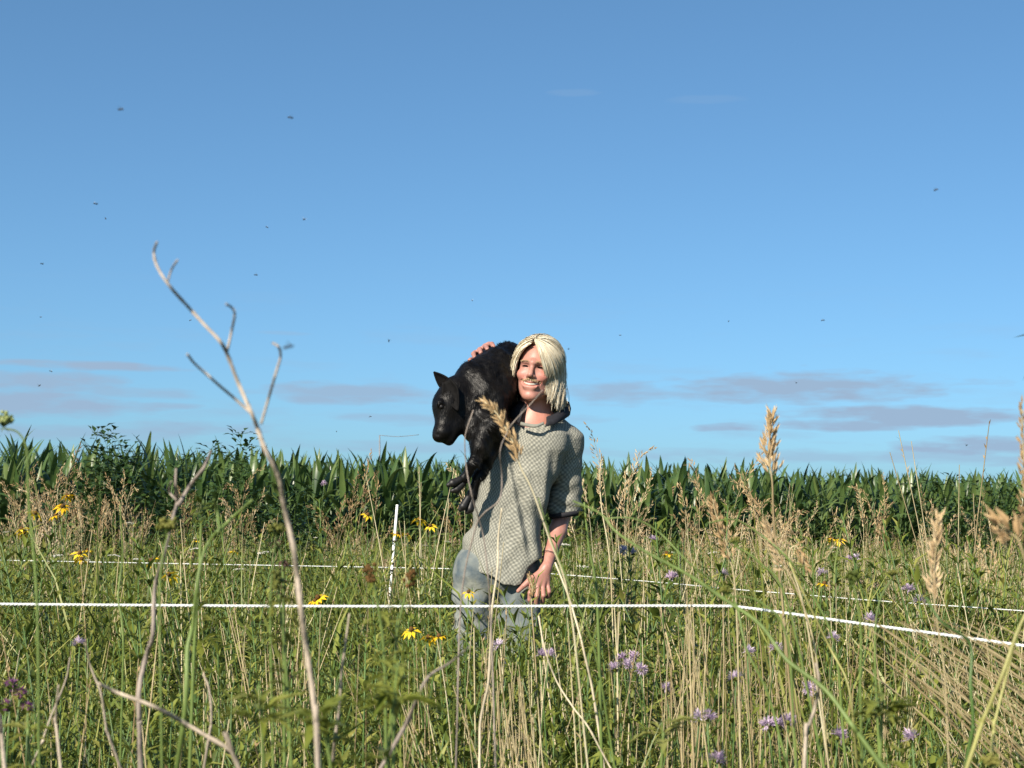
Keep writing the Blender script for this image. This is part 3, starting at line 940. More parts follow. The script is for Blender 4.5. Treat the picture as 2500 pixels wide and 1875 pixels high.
# hair in locks
def hair_mat():
    m, n, l, out = mat_new('blond_hair')
    g = n.new('ShaderNodeNewGeometry')
    t = n.new('ShaderNodeTexNoise'); t.inputs['Scale'].default_value = 140; t.inputs['Detail'].default_value = 3
    mp_ = n.new('ShaderNodeMapping'); mp_.inputs['Scale'].default_value = (1, 1, .12)
    l.new(g.outputs['Position'], mp_.inputs[0]); l.new(mp_.outputs[0], t.inputs['Vector'])
    ad = n.new('ShaderNodeMath'); ad.operation = 'MULTIPLY_ADD'; ad.inputs[1].default_value = .95
    l.new(g.outputs['Random Per Island'], ad.inputs[0])
    s2 = n.new('ShaderNodeMath'); s2.operation = 'SUBTRACT'; l.new(t.outputs['Fac'], s2.inputs[0]); s2.inputs[1].default_value = .40
    l.new(s2.outputs[0], ad.inputs[2])
    rp = ramp(n, [(.0, (.32, .25, .15)), (.35, (.50, .42, .29)), (.7, (.63, .57, .43)), (1, (.70, .655, .54))])
    l.new(ad.outputs[0], rp.inputs[0])
    b = n.new('ShaderNodeBsdfPrincipled'); b.inputs['Roughness'].default_value = .42; b.inputs['Specular IOR Level'].default_value = .5
    l.new(rp.outputs[0], b.inputs['Base Color']); l.new(b.outputs[0], out.inputs[0])
    return m
M['hair'] = hair_mat()
hb = PB(); rr = random.Random(5)
c0 = np.array([0, .014, .036]); rad0 = np.array([.080, .102, .096])
pole = nrm([-.16, -.95, 1.0])
fx = nrm(np.cross(pole, [0, 1, 0])); 
if fx[0] < 0: fx = -fx
fy = nrm(np.cross(pole, fx));
if fy[1] > 0: fy = -fy                              # fy points to the face
dn = Rh.T @ np.array([0, 0, -1.0])
def lock_path(phi, th0, off, zend, wave, drift):
    pts = []
    for th in np.linspace(th0, R(98) if math.cos(phi) > -.3 else R(112), 9):
        d = pole * math.cos(th) + (fy * math.cos(phi) + fx * math.sin(phi)) * math.sin(th)
        pts.append(c0 + rad0 * d * (1 + off))
    out_ = nrm((pts[-1] - c0) * [1, 1, 0]); tan_ = np.array([-out_[1], out_[0], 0])
    p = pts[-1].copy(); v = nrm(pts[-1] - pts[-2]); ph = rr.uniform(0, 6.28); k = 0
    while p[2] > zend and k < 20:
        k += 1
        v = nrm(v * .6 + dn * .5 + out_ * (.05 if k < 4 else -.02) + tan_ * drift)
        p = p + v * .014
        pts.append(p + (out_ * math.sin(k * .55 + ph) + tan_ * math.cos(k * .45 + ph)) * wave * min(1, k / 4))
    return pts, out_, tan_
def clump(phi, th0, off, zend, r0, nst, wave=.003):
    drift = rr.gauss(0, .09)
    pts, out_, tan_ = lock_path(phi, th0, off, zend, wave, drift)
    n_ = len(pts)
    core = [hl(*q) for q in catmull(pts, 2)]; nc_ = len(core)
    hb.tube(core, [r0 * .4 * (1 - (i / nc_) ** 3) + .0004 for i in range(nc_)], 4, 0)
    for s_ in range(nst):
        a_ = rr.uniform(0, 6.28); q_ = r0 * math.sqrt(rr.random()) * 1.25
        w1, w2 = rr.gauss(0, .0022), rr.gauss(0, .0022); cut_ = rr.uniform(.82, 1.0)
        ph = rr.uniform(0, 6.28)
        st = []
        for i in range(max(4, int(n_ * cut_))):
            t = i / (n_ - 1); g_ = (.6 + .8 * math.sin(min(1, t * 1.25) * math.pi)) * q_
            o_ = nrm(pts[i] - c0) if i < 9 else out_
            st.append(hl(*(pts[i] + tan_ * (math.cos(a_) * g_ + w1 * t + .0012 * math.sin(ph + i * .7)) + o_ * (abs(math.sin(a_)) * g_ * .8 + w2 * t))))
        m_ = len(st)
        hb.tube(st, [.0009 * (1 - .75 * (i / m_) ** 2) for i in range(m_)], 3, 0, cap=False)
for i in range(190):
    phi = R(56) + (R(292) - R(56)) * ((i * .618034) % 1)
    th0 = [R(3), R(9), R(22), R(40), R(60)][i % 5] + rr.uniform(0, R(10))
    ze = -.104 + rr.gauss(0, .012) - (.014 if R(60) < phi < R(200) else 0)
    if phi > R(268): ze = rr.uniform(-.115, -.06)
    clump(phi, th0, rr.uniform(.04, .19), ze, rr.uniform(.005, .0095), 25)
for i in range(38):                                   # the sweep over the left temple
    clump(R(29) + R(34) * ((i * .618) % 1), R(2) + rr.uniform(0, .2), rr.uniform(.10, .22), -.095 + rr.gauss(0, .022), rr.uniform(.0035, .006), 10)
for i in range(14):                                    # thin strands down the right temple
    clump(R(288) + R(18) * ((i * .618) % 1), R(4), rr.uniform(.08, .18), rr.uniform(-.115, -.05), .003, 7, .006)
for i in range(16):                                   # hair falling in front along the right cheek
    j_ = lambda: rr.gauss(0, .0035)
    g_ = [np.array([-.028 + j_(), -.080, .098 + j_()]), np.array([-.060 + j_(), -.076 + j_(), .066]), np.array([-.0765 + j_(), -.066 + j_(), .022]),
          np.array([-.0785 + j_(), -.064 + j_(), -.025]), np.array([-.073 + j_(), -.066 + j_(), -.062]), np.array([-.069 + j_(), -.066 + j_(), rr.uniform(-.105, -.07)])]
    w_ = [hl(*q) for q in catmull(g_, 4)]
    for k_ in range(5):
        of = np.array([rr.gauss(0, .002), rr.gauss(0, .0016), 0]); hb.tube([p_ + of * (1 + i2 * .06) for i2, p_ in enumerate(w_)], [.0013] * (len(w_) - 1) + [.0004], 3, 0, cap=False)
for i in range(130):                                  # flyaway single strands
    pts, out_, tan_ = lock_path(R(60) + R(235) * rr.random(), rr.uniform(.05, 1.0), rr.uniform(.14, .26), -.10 + rr.gauss(0, .03), .007, rr.gauss(0, .12))
    w_ = [hl(*q) for q in pts]; hb.tube(w_, [.0009] * (len(w_) - 1) + [.0003], 3, 0, cap=False)
link('hair', hb.mesh('hair', [M['hair']]), man)

# moustache and stubble
sb = PB()
for i in range(260):
    x = rr.gauss(0, .017); x = max(-.034, min(.034, x)); y = -.0985 + 22 * x * x; z = -.0385 - abs(x) * .16 + rr.gauss(0, .0020)
    sb.tube([hl(x, y + .005, z), hl(x + np.sign(x) * .0035, y - .0008, z - .0055)], [.0005, .0002], 3, 0)
for i in range(110):
    a_ = rr.uniform(-1, 1); x = .036 * a_; z = -.084 - .018 * rr.random() + .012 * abs(a_); y = -.079 + .014 * abs(a_) + .004
    sb.tube([hl(x, y, z), hl(x, y - .004, z - .005)], [.0004, .0002], 3, 0)
M['beard'] = plain_mat('fair_beard', (.50, .36, .21), .6, .3, .3, 400)
tag(link('moustache', sb.mesh('moustache', [M['beard']]), man), kind='stuff')

# ------------------------------------------------------------------ shirt
h_ = .0045
S_ = Vol((PO(1085, 1000, 6)[0], 5.84, PO(1250, 1470, 6)[2]), (PO(1440, 1000, 6)[0], 6.32, PO(1300, 975, 6)[2]), h_)
rowpx = np.array([985, 1030, 1060, 1100, 1160, 1240, 1280, 1320, 1360, 1400, 1450], float)
cxp = np.array([1312, 1306, 1296, 1280, 1263, 1243, 1237, 1230, 1223, 1216, 1208], float)
hwp = np.array([30, 54, 92, 104, 98, 88, 89, 94, 98, 102, 106], float)
hdm = np.array([.045, .068, .105, .118, .122, .118, .119, .122, .127, .131, .135])
zs = np.array([PO(cx_, py_, 6.05)[2] for cx_, py_ in zip(cxp, rowpx)])[::-1]
xs_ = np.array([PO(cx_, py_, 6.05)[0] for cx_, py_ in zip(cxp, rowpx)])[::-1]
hw = (hwp / F_PX * 6.05)[::-1]; hd = hdm[::-1]
sl_, X, Y, Z = S_.box(S_.lo, S_.lo + S_.h * S_.n)
cz = np.interp(Z, zs, xs_); wz = np.interp(Z, zs, hw); dz = np.interp(Z, zs, hd)
dx = X - cz; dy = (Y - 6.05) + 0 * X
dy = dy + .20 * dx                                  # the chest is turned a little to the left
rho = (np.abs(dx / wz) ** 2.5 + np.abs(dy / dz) ** 2.5) ** .4
q = (rho - 1) * np.minimum(wz, dz)
def folds(X, Y, Z):
    # drape: creases run from the left shoulder down to the right hip, more below the chest
    u = (X * .80 + Z * .42)
    low = np.clip((PO(1250, 1120, 6)[2] - Z) / .25, 0, 1)
    f = np.sin(u * 62 + 1.4 * np.sin(Z * 13)) * .0030 * low + np.sin(u * 31 + Z * 9 + .7) * .0055 * low
    f = f + np.sin((X * .5 - Z) * 55 + 2 * np.sin(X * 22)) * .0022
    def crease(px, py, slope, w, amp, z0, z1):
        p_ = PO(px, py, 5.95); e = (X - p_[0] - (Z - p_[2]) * slope) / w
        za, zb = PO(1250, z0, 5.95)[2], PO(1250, z1, 5.95)[2]
        env = np.clip((za - Z) / .06, 0, 1) * np.clip((Z - zb) / .06, 0, 1)
        return amp * e * np.exp(.5 - .5 * e * e) * env
    f = f + crease(1264, 1225, -.21, .011, .0085, 1085, 1365)
    f = f + crease(1303, 1235, -.16, .014, .0035, 1120, 1390)
    f = f + crease(1215, 1300, -.30, .016, .005, 1180, 1420)
    f = f + crease(1340, 1150, .02, .012, .005, 1090, 1300)
    return f
S_.put(sl_, (q + folds(X, Y, Z)).astype(np.float32), 0)
S_.cap(PO(1335, 1040, 6.07), PO(1378, 1082, 6.08), .066, .072, .03)
S_.cap(PO(1270, 1060, 6.07), PO(1190, 1080, 6.08), .062, .068, .03)
# front sleeve, wide, ends at the elbow
def swob(X, Y, Z):
    return np.sin(Z * 58 + X * 30 + 3 * np.sin(Z * 17)) * .0032 + np.sin(Z * 110 - X * 60) * .0014
SL0, SL1 = PO(1383, 1082, 6.08), PO(1382, 1246, 6.12)
S_.cap(SL0, SL0 * .45 + SL1 * .55, .070, .061, .012, wob=swob)
S_.cap(SL0 * .45 + SL1 * .55, SL1, .061, .064, .004, wob=swob)
S_.cap(SL1 * .75 + SL0 * .25 + [-.02, 0, 0], SL1 + [-.035, -.012, .012], .045, .042, .012)
S_.cap(SHR, EL2 * .8 + SHR * .2, .068, .062, .02, wob=swob)
# cut the sleeve level at the cuff and hollow it
zc = PO(1380, 1252, 6.08)[2]
sl_, X, Y, Z = S_.box((PO(1327, 1300, 6)[0], 5.8, S_.lo[2]), (S_.lo + S_.h * S_.n)[0:1].tolist() + [6.4, zc + .02])
cut = np.maximum(S_.d[sl_], (zc + (X - SL1[0]) * .14 - Z).astype(np.float32))
msk = X > np.interp(Z, zs, xs_) + np.interp(Z, zs, hw) * 1.02
S_.d[sl_] = np.where(msk, cut, S_.d[sl_])
S_.cap(SL1 + [0, 0, .05], SL1 + [-.005, 0, -.06], .049, .053, 0, True)
# hem: long in front, slit and lifted at the side
hx = np.array([PO(x, 1400, 5.95)[0] for x in (1085, 1120, 1150, 1189, 1230, 1259, 1272, 1288, 1318, 1345)])
hz = np.array([PO(x, y, 5.95)[2] for x, y in ((1085, 1362), (1120, 1374), (1150, 1386), (1189, 1402), (1230, 1424), (1259, 1433), (1266, 1424), (1286, 1384), (1318, 1366), (1345, 1362))])
sl_, X, Y, Z = S_.box(S_.lo, (S_.lo + S_.h * S_.n)[0:2].tolist() + [PO(1250, 1330, 6)[2]])
zh = np.interp(X, hx, hz) + .010 * np.sin(X * 75) * .4
S_.d[sl_] = np.maximum(S_.d[sl_], (zh - Z).astype(np.float32) * .8)
# hollow below the waist so the hem hangs free
sl_, X, Y, Z = S_.box(S_.lo, (S_.lo + S_.h * S_.n)[0:2].tolist() + [PO(1250, 1365, 6)[2]])
inner = (np.sqrt(((X - np.interp(Z, zs, xs_)) / (np.interp(Z, zs, hw) - .026)) ** 2 + ((Y - 6.05 + .20 * (X - np.interp(Z, zs, xs_))) / (np.interp(Z, zs, hd) - .026)) ** 2) - 1) * .1
S_.put(sl_, inner.astype(np.float32), 0, True)
# neck opening
S_.cap(PO(1322, 950, 6.04), PO(1320, 1018, 6.03), .075, .066, .006, True)
S_.ell(PO(1303, 1010, 5.93), (.046, .06, .040), .006, None, True)
shirt_me, sv = S_.mesh('shirt')
# pattern coordinates that hang with the cloth
arm = (sv[:, 0] > np.interp(sv[:, 2], zs, xs_ + hw) - .004)
tl = .17
uu = np.where(arm, (sv[:, 0] - SL0[0]) * .9 + (sv[:, 1] - 6.08) * .75, (sv[:, 0] * math.cos(tl) - sv[:, 2] * math.sin(tl)) + (sv[:, 1] - 5.93) * .8 * np.sign(sv[:, 0] - np.interp(sv[:, 2], zs, xs_)))
vv = np.where(arm, sv[:, 2] + sv[:, 1] * .2, sv[:, 2] * math.cos(tl) + sv[:, 0] * math.sin(tl))
set_col(shirt_me, np.c_[uu + .5, vv, np.zeros(len(sv))])
m, n, l, out = mat_new('checked_cloth')
at = n.new('ShaderNodeVertexColor'); at.layer_name = 'Col'
sp = n.new('ShaderNodeTexNoise'); sp.inputs['Scale'].default_value = 16; sp.inputs['Detail'].default_value = 2
tcn = n.new('ShaderNodeTexCoord'); l.new(tcn.outputs['Object'], sp.inputs['Vector'])
av = n.new('ShaderNodeVectorMath'); av.operation = 'MULTIPLY_ADD'
l.new(sp.outputs['Color'], av.inputs[0]); av.inputs[1].default_value = (.010, .010, 0); l.new(at.outputs[0], av.inputs[2])
sx_ = n.new('ShaderNodeSeparateXYZ'); l.new(av.outputs[0], sx_.inputs[0])
def nm(op, a_, b_=None):
    q_ = n.new('ShaderNodeMath'); q_.operation = op
    for i_, v_ in enumerate((a_, b_)):
        if v_ is None: continue
        if isinstance(v_, float): q_.inputs[i_].default_value = v_
        else: l.new(v_, q_.inputs[i_])
    return q_.outputs[0]
pu = nm('COSINE', nm('MULTIPLY', sx_.outputs[0], 2 * math.pi / .0155)); pv = nm('COSINE', nm('MULTIPLY', sx_.outputs[1], 2 * math.pi / .0175))
chk = nm('MULTIPLY_ADD', nm('MULTIPLY', pu, pv), .5); chk.node.inputs[2].default_value = .5
nf = n.new('ShaderNodeTexNoise'); nf.inputs['Scale'].default_value = 150; nf.inputs['Detail'].default_value = 3; l.new(at.outputs[0], nf.inputs['Vector'])
chk2 = nm('ADD', chk, nm('MULTIPLY', nm('SUBTRACT', nf.outputs['Fac'], .5), .9))
brr = ramp(n, [(.05, (.140, .143, .128)), (.35, (.185, .186, .164)), (.6, (.24, .238, .208)), (.95, (.335, .328, .285))]); l.new(chk2, brr.inputs[0])
sp2 = n.new('ShaderNodeTexNoise'); sp2.inputs['Scale'].default_value = 7; sp2.inputs['Detail'].default_value = 5
l.new(tcn.outputs['Object'], sp2.inputs['Vector'])
rp = ramp(n, [(.3, (.78, .78, .76)), (.7, (1.05, 1.04, 1.0))]); l.new(sp2.outputs['Fac'], rp.inputs[0])
mxn = n.new('ShaderNodeMix'); mxn.data_type = 'RGBA'; mxn.blend_type = 'MULTIPLY'; mxn.inputs[0].default_value = 1
l.new(brr.outputs['Color'], mxn.inputs[6]); l.new(rp.outputs[0], mxn.inputs[7])
b = n.new('ShaderNodeBsdfPrincipled'); b.inputs['Roughness'].default_value = .9; b.inputs['Specular IOR Level'].default_value = .15
l.new(mxn.outputs[2], b.inputs['Base Color'])
wr = n.new('ShaderNodeTexNoise'); wr.inputs['Scale'].default_value = 34; wr.inputs['Detail'].default_value = 4; wr.inputs['Distortion'].default_value = 1.2
l.new(tcn.outputs['Object'], wr.inputs['Vector'])
bn = n.new('ShaderNodeBump'); bn.inputs['Strength'].default_value = .5; bn.inputs['Distance'].default_value = .012
l.new(wr.outputs['Fac'], bn.inputs['Height']); l.new(bn.outputs[0], b.inputs['Normal'])
l.new(b.outputs[0], out.inputs[0])
M['shirt'] = m
shirt = link('shirt', shirt_me, man, [M['shirt']])

def ribbon(name, rows, mat, parent, thick=.004):
    rows = [catmull(r_, 5) for r_ in rows]
    nr, nc = len(rows), len(rows[0])
    vs = [p for r_ in rows for p in r_]
    fs = [(i * nc + j, i * nc + j + 1, (i + 1) * nc + j + 1, (i + 1) * nc + j) for i in range(nr - 1) for j in range(nc - 1)]
    me = mesh_np(name, np.array(vs), fs)
    o = link(name, me, parent, [mat])
    sm = o.modifiers.new('thickness', 'SOLIDIFY'); sm.thickness = thick; sm.offset = 0
    return o
M['collar'] = plain_mat('black_collar', (.014, .014, .018), .8, .3, .3, 80)
ribbon('collar', [
    [PO(1286, 986, 5.985), PO(1262, 975, 6.04), PO(1290, 972, 6.15), PO(1345, 976, 6.16), PO(1389, 982, 6.10), PO(1362, 1006, 5.985), PO(1334, 1018, 5.945)],
    [PO(1278, 1002, 5.965), PO(1252, 992, 6.03), PO(1288, 990, 6.165), PO(1347, 992, 6.175), PO(1393, 997, 6.10), PO(1367, 1018, 5.972), PO(1334, 1030, 5.93)],
    [PO(1268, 1034, 5.935), PO(1243, 1012, 6.02), PO(1284, 1010, 6.175), PO(1350, 1008, 6.185), PO(1391, 1010, 6.10), PO(1366, 1030, 5.955), PO(1331, 1042, 5.915)]],
    M['collar'], man)
# turned placket below the throat
ribbon('placket', [[PO(1272, 1030, 5.925), PO(1290, 1034, 5.905), PO(1310, 1036, 5.90), PO(1327, 1030, 5.915)],
                   [PO(1270, 1038, 5.92), PO(1290, 1042, 5.90), PO(1310, 1043, 5.895), PO(1328, 1036, 5.91)]], M['shirt'], man, .005)
ribbon('cuff_shade', [[PO(1380 + 40 * math.cos(a_), 1247 + (4 if math.sin(a_) < 0 else 0) - 5 * math.cos(a_), 6.10 + .062 * math.sin(a_)) for a_ in np.linspace(0, 6.283, 13)],  # black band painting the shade inside the sleeve end
                [PO(1380 + 38 * math.cos(a_), 1259 + (4 if math.sin(a_) < 0 else 0) - 5 * math.cos(a_), 6.10 + .058 * math.sin(a_)) for a_ in np.linspace(0, 6.283, 13)]], M['collar'], man, .004)

# ------------------------------------------------------------------ jeans
J_ = Vol((PO(1080, 1400, 6)[0], 5.82, .02), (PO(1340, 1400, 6)[0], 6.26, PO(1250, 1345, 6)[2]), .006)
def jw(X, Y, Z): return .008 * (np.abs(np.sin(Z * 27 + X * 19 + 1.6 * np.sin(Z * 13 - X * 7))) ** .5 - .7) + np.sin(Z * 70 + X * 26 + 2.2 * np.sin(Z * 21 + X * 9)) * .0045 + np.sin(Z * 33 - X * 48) * .006
J_.cap(PO(1180, 1390, 6.05), PO(1250, 1390, 6.05), .115, .110, .02)
for hx_, kx, ax_ in ((1160, 1150, 1150), (1266, 1276, 1280)):
    hp, kp, ap = PO(hx_, 1415, 6.045), PO(kx, 1640, 5.985), PO(ax_, 1895, 6.05)
    J_.chain([(hp, .086), (kp, .067), (kp * .5 + ap * .5, .066), (ap, .062)], .025, 1.0, jw)
jeans_me, _ = J_.mesh('jeans')
m, n, l, out = mat_new('faded_denim')
tcn = n.new('ShaderNodeTexCoord')
a1 = n.new('ShaderNodeTexNoise'); a1.inputs['Scale'].default_value = 17; a1.inputs['Detail'].default_value = 6
l.new(tcn.outputs['Object'], a1.inputs['Vector'])
rp = ramp(n, [(.32, (.07, .092, .105)), (.5, (.135, .152, .148)), (.66, (.215, .225, .195))]); l.new(a1.outputs['Fac'], rp.inputs[0])
b = n.new('ShaderNodeBsdfPrincipled'); b.inputs['Roughness'].default_value = .92; b.inputs['Specular IOR Level'].default_value = .15
l.new(rp.outputs[0], b.inputs['Base Color'])
a2 = n.new('ShaderNodeTexNoise'); a2.inputs['Scale'].default_value = 30; a2.inputs['Detail'].default_value = 4; l.new(tcn.outputs['Object'], a2.inputs['Vector'])
bn = n.new('ShaderNodeBump'); bn.inputs['Strength'].default_value = .5; bn.inputs['Distance'].default_value = .012
l.new(a2.outputs['Fac'], bn.inputs['Height']); l.new(bn.outputs[0], b.inputs['Normal']); l.new(b.outputs[0], out.inputs[0])
M['denim'] = m
link('jeans', jeans_me, man, [M['denim']])
M['shoe'] = plain_mat('brown_boot', (.09, .055, .035), .7, .3, .3, 40)
for ax_ in (1150, 1280):
    ap = PO(ax_, 1895, 6.05); W_ = Vol((ap[0] - .09, 5.78, -.03), (ap[0] + .09, 6.2, .2), .006)
    W_.cap([ap[0], 6.06, .15], [ap[0], 6.07, .05], .055, .055, .02); W_.cap([ap[0], 6.08, .042], [ap[0], 5.90, .036], .046, .042, .02)
    sm_, _ = W_.mesh('boot'); link('boot', sm_, man, [M['shoe']])
# thin cord bracelet on the wrist
pb = PB(); ctr = WR * .78 + EL * .22; axd = nrm(EL - WR); u_ = nrm(np.cross(axd, [0, 1, 0])); w_ = np.cross(axd, u_)
pb.tube([ctr + (u_ * math.cos(a_) + w_ * math.sin(a_)) * .0335 for a_ in np.linspace(0, 6.283, 17)], .0016, 4, 0)
link('bracelet', pb.mesh('bracelet', [M['collar']]), man)

# ------------------------------------------------------------------ the calf
K_ = Vol((PO(1040, 900, 5.8)[0], 5.66, PO(1250, 1470, 6.2)[2]), (PO(1400, 900, 6.3)[0], 6.66, PO(1200, 800, 6)[2] + .02), .0052)
cp = lambda a, b_, ra, rb, k=.02, sub=False: K_.cap(PO(*a), PO(*b_), ra, rb, k, sub)
ce = lambda c, r, k=.02, rot=None, sub=False: K_.ell(PO(*c), r, k, rot, sub)
# trunk lies over the right shoulder, rump and hind legs behind his back
cp((1198, 950, 5.975), (1218, 940, 6.16), .100, .128, 0)
cp((1218, 940, 6.16), (1245, 1000, 6.40), .128, .130, .04)
cp((1245, 1000, 6.40), (1248, 1085, 6.48), .130, .105, .04)
ce((1238, 893, 6.13), (.082, .12, .095), .04)
for dxp in (-34, 34):
    cp((1248 + dxp, 1090, 6.47), (1246 + dxp, 1190, 6.42), .075, .046, .03)
    cp((1246 + dxp, 1190, 6.42), (1244 + dxp, 1270, 6.50), .044, .024, .015)
    cp((1244 + dxp, 1270, 6.50), (1246 + dxp, 1370, 6.44), .022, .019, .01)
    cp((1246 + dxp, 1370, 6.44), (1246 + dxp, 1392, 6.44), .024, .026, .006)
# neck
cp((1208, 916, 6.03), (1165, 934, 5.965), .106, .084, .03)
cp((1165, 934, 5.965), (1124, 966, 5.91), .084, .062, .03)
cp((1170, 950, 5.95), (1150, 985, 5.92), .070, .050, .03)
# head
cp((1108, 954, 5.90), (1093, 990, 5.875), .054, .054, .03)
cp((1095, 985, 5.875), (1083, 1048, 5.845), .054, .034, .03)
ce((1080, 1058, 5.838), (.035, .037, .034), .02)
ce((1070, 1066, 5.838), (.021, .031, .020), .012)                # broad nose
cp((1131, 988, 5.89), (1112, 1042, 5.86), .043, .030, .025)     # jaw
cp((1108, 1055, 5.855), (1096, 1074, 5.842), .024, .022, .012)  # chin
ce((1074, 985, 5.815), (.013, .010, .015), .012)                # brow over the eye
ce((1078, 994, 5.806), (.010, .010, .012), .006, None, True)    # eye socket
ce((1066, 1061, 5.797), (.010, .012, .007), .006, None, True)   # nostril
for q0, q1 in (((1086, 1073, 5.79), (1112, 1058, 5.80)), ((1076, 1078, 5.80), (1086, 1073, 5.79))):
    K_.cap(PO(*q0), PO(*q1), .0075, .0075, .005, True)           # mouth
# chest and forelegs
cp((1188, 985, 5.93), (1195, 1045, 5.90), .082, .070, .04)
cp((1190, 1040, 5.86), (1172, 1095, 5.835), .055, .033, .025)
cp((1172, 1095, 5.835), (1158, 1128, 5.82), .031, .022, .015)
ce((1156, 1131, 5.818), (.026, .025, .027), .01)
cp((1156, 1131, 5.818), (1134, 1166, 5.83), .019, .016, .008)
ce((1132, 1169, 5.83), (.020, .020, .019), .008)
cp((1208, 1050, 5.93), (1192, 1112, 5.885), .054, .033, .025)
cp((1192, 1112, 5.885), (1176, 1162, 5.87), .030, .021, .012)
ce((1170, 1163, 5.868), (.026, .025, .027), .01)
cp((1170, 1163, 5.868), (1153, 1208, 5.865), .019, .016, .008)
ce((1152, 1210, 5.865), (.020, .020, .020), .008)
cp((1150, 1000, 5.90), (1163, 1048, 5.885), .045, .050, .03)
# coat relief: soft clumps
d0_ = K_.d
near = np.argwhere(np.abs(d0_) < .012)
wx = K_.lo + K_.h * near
f = (np.sin(wx[:, 0] * 120 + 2 * np.sin(wx[:, 2] * 60)) * np.sin(wx[:, 2] * 70 + wx[:, 1] * 90 + 1.7 * np.sin(wx[:, 0] * 50)) * .0022
     + np.sin(wx[:, 0] * 48 + wx[:, 1] * 30) * np.sin(wx[:, 2] * 42 + 1.3) * .0055)
body_w = np.clip((wx[:, 0] - PO(1120, 950, 5.9)[0]) / .06, 0, 1)
d0_[near[:, 0], near[:, 1], near[:, 2]] += (f * body_w).astype(np.float32)
calf_me, kv = K_.mesh('calf')
m, n, l, out = mat_new('black_coat')
tcn = n.new('ShaderNodeTexCoord')
mp_ = n.new('ShaderNodeMapping'); mp_.inputs['Scale'].default_value = (1, 1, .35); mp_.inputs['Rotation'].default_value = (0, R(35), 0)
l.new(tcn.outputs['Object'], mp_.inputs[0])
a1 = n.new('ShaderNodeTexNoise'); a1.inputs['Scale'].default_value = 13; a1.inputs['Detail'].default_value = 8; a1.inputs['Roughness'].default_value = .7; a1.inputs['Distortion'].default_value = 1.0
l.new(mp_.outputs[0], a1.inputs['Vector'])
rp = ramp(n, [(.40, (.0028, .0025, .0025)), (.56, (.0062, .0054, .005)), (.74, (.017, .0145, .0128))]); l.new(a1.outputs['Fac'], rp.inputs[0])
a2 = n.new('ShaderNodeTexNoise'); a2.inputs['Scale'].default_value = 260; a2.inputs['Detail'].default_value = 3
mp2 = n.new('ShaderNodeMapping'); mp2.inputs['Scale'].default_value = (1, 1, .12); mp2.inputs['Rotation'].default_value = (0, R(35), 0); l.new(tcn.outputs['Object'], mp2.inputs[0]); l.new(mp2.outputs[0], a2.inputs['Vector'])
b = n.new('ShaderNodeBsdfPrincipled'); b.inputs['Specular IOR Level'].default_value = .16
rg = n.new('ShaderNodeMapRange'); rg.inputs['To Min'].default_value = .30; rg.inputs['To Max'].default_value = .50; l.new(a1.outputs['Fac'], rg.inputs[0]); l.new(rg.outputs[0], b.inputs['Roughness'])
l.new(rp.outputs[0], b.inputs['Base Color'])
bn = n.new('ShaderNodeBump'); bn.inputs['Strength'].default_value = .5; bn.inputs['Distance'].default_value = .003
l.new(a2.outputs['Fac'], bn.inputs['Height']); l.new(bn.outputs[0], b.inputs['Normal']); l.new(b.outputs[0], out.inputs[0])
M['coat'] = m
calf = link('calf', calf_me, None, [M['coat']])
tag(calf, 'young black calf draped over the shoulder of the person, head hanging down', 'calf')
M['ear_shade'] = plain_mat('shaded_ear_lining', (.005, .0045, .0045), .8, .12, .4, 90)  # near-black matte: shade of the ear hollow put into the colour
def ear(base, tip, width, face, cup):
    """leaf-shaped cupped ear; `face` is the way its hollow looks"""
    b0, t0 = PO(*base), PO(*tip); v = t0 - b0; L_ = np.linalg.norm(v); ax = v / L_
    fc = nrm(np.asarray(face, float) - ax * np.dot(face, ax)); sd = np.cross(ax, fc)
    vs, fs, NS, NT = [], [], 9, 13
    for i in range(NT):
        t = i / (NT - 1)
        w_ = width * (.42 + 1.35 * t if t < .3 else .83 * (1 - ((t - .3) / .7) ** 1.55) + .015)
        for j in range(NS):
            q = -1 + 2 * j / (NS - 1)
            vs.append(b0 + ax * L_ * t + sd * w_ * math.sin(q * 1.2) + fc * cup * w_ * (1.2 - 1.2 * math.cos(q * 1.25)) - fc * .012 * math.sin(t * 2.6))
    for i in range(NT - 1):
        for j in range(NS - 1):
            fs.append((i * NS + j, i * NS + j + 1, (i + 1) * NS + j + 1, (i + 1) * NS + j))
    o = link('ear', mesh_np('ear', np.array(vs), fs), calf, [M['ear_shade']])
    sm = o.modifiers.new('thickness', 'SOLIDIFY'); sm.thickness = .006; sm.offset = 0
    return o
ear((1098, 948, 5.895), (1059, 909, 5.875), .031, (-.35, -1, .1), .55)
ear((1092, 930, 5.835), (1116, 1003, 5.800), .043, (-.35, -1, -.05), .6)
M['hoof'] = plain_mat('hoof_horn', (.010, .0085, .0078), .5, .4, .4, 60)
for a_, b_ in (((1126, 1176, 5.828), (1110, 1187, 5.82)), ((1148, 1218, 5.862), (1139, 1240, 5.855))):
    for s_ in (-.011, .011):
        W_ = Vol(np.minimum(PO(*a_), PO(*b_)) - .05, np.maximum(PO(*a_), PO(*b_)) + .05, .003)
        ld = PO(*b_) - PO(*a_); off = nrm(np.cross(ld, [0, 1.0, 0])) * s_ + np.array([0, .5, 0]) * s_
        W_.cap(PO(*a_) + off * .8, PO(*b_) + off * 1.25, .0135, .0155, 0); W_.cap(PO(*b_) + off * 1.25, PO(*b_) + off * 1.2 + nrm(ld) * .012 + np.array([-.006, 0, 0]), .0145, .009, .004)
        me, _ = W_.mesh('hoof'); link('hoof', me, calf, [M['hoof']])
pb = PB(); pb.blob(PO(1078, 993, 5.818), (.010, .010, .010), 0, 12, 8)
M['eye'] = plain_mat('dark_eye', (.006, .005, .005), .45, .3, .1, 50)
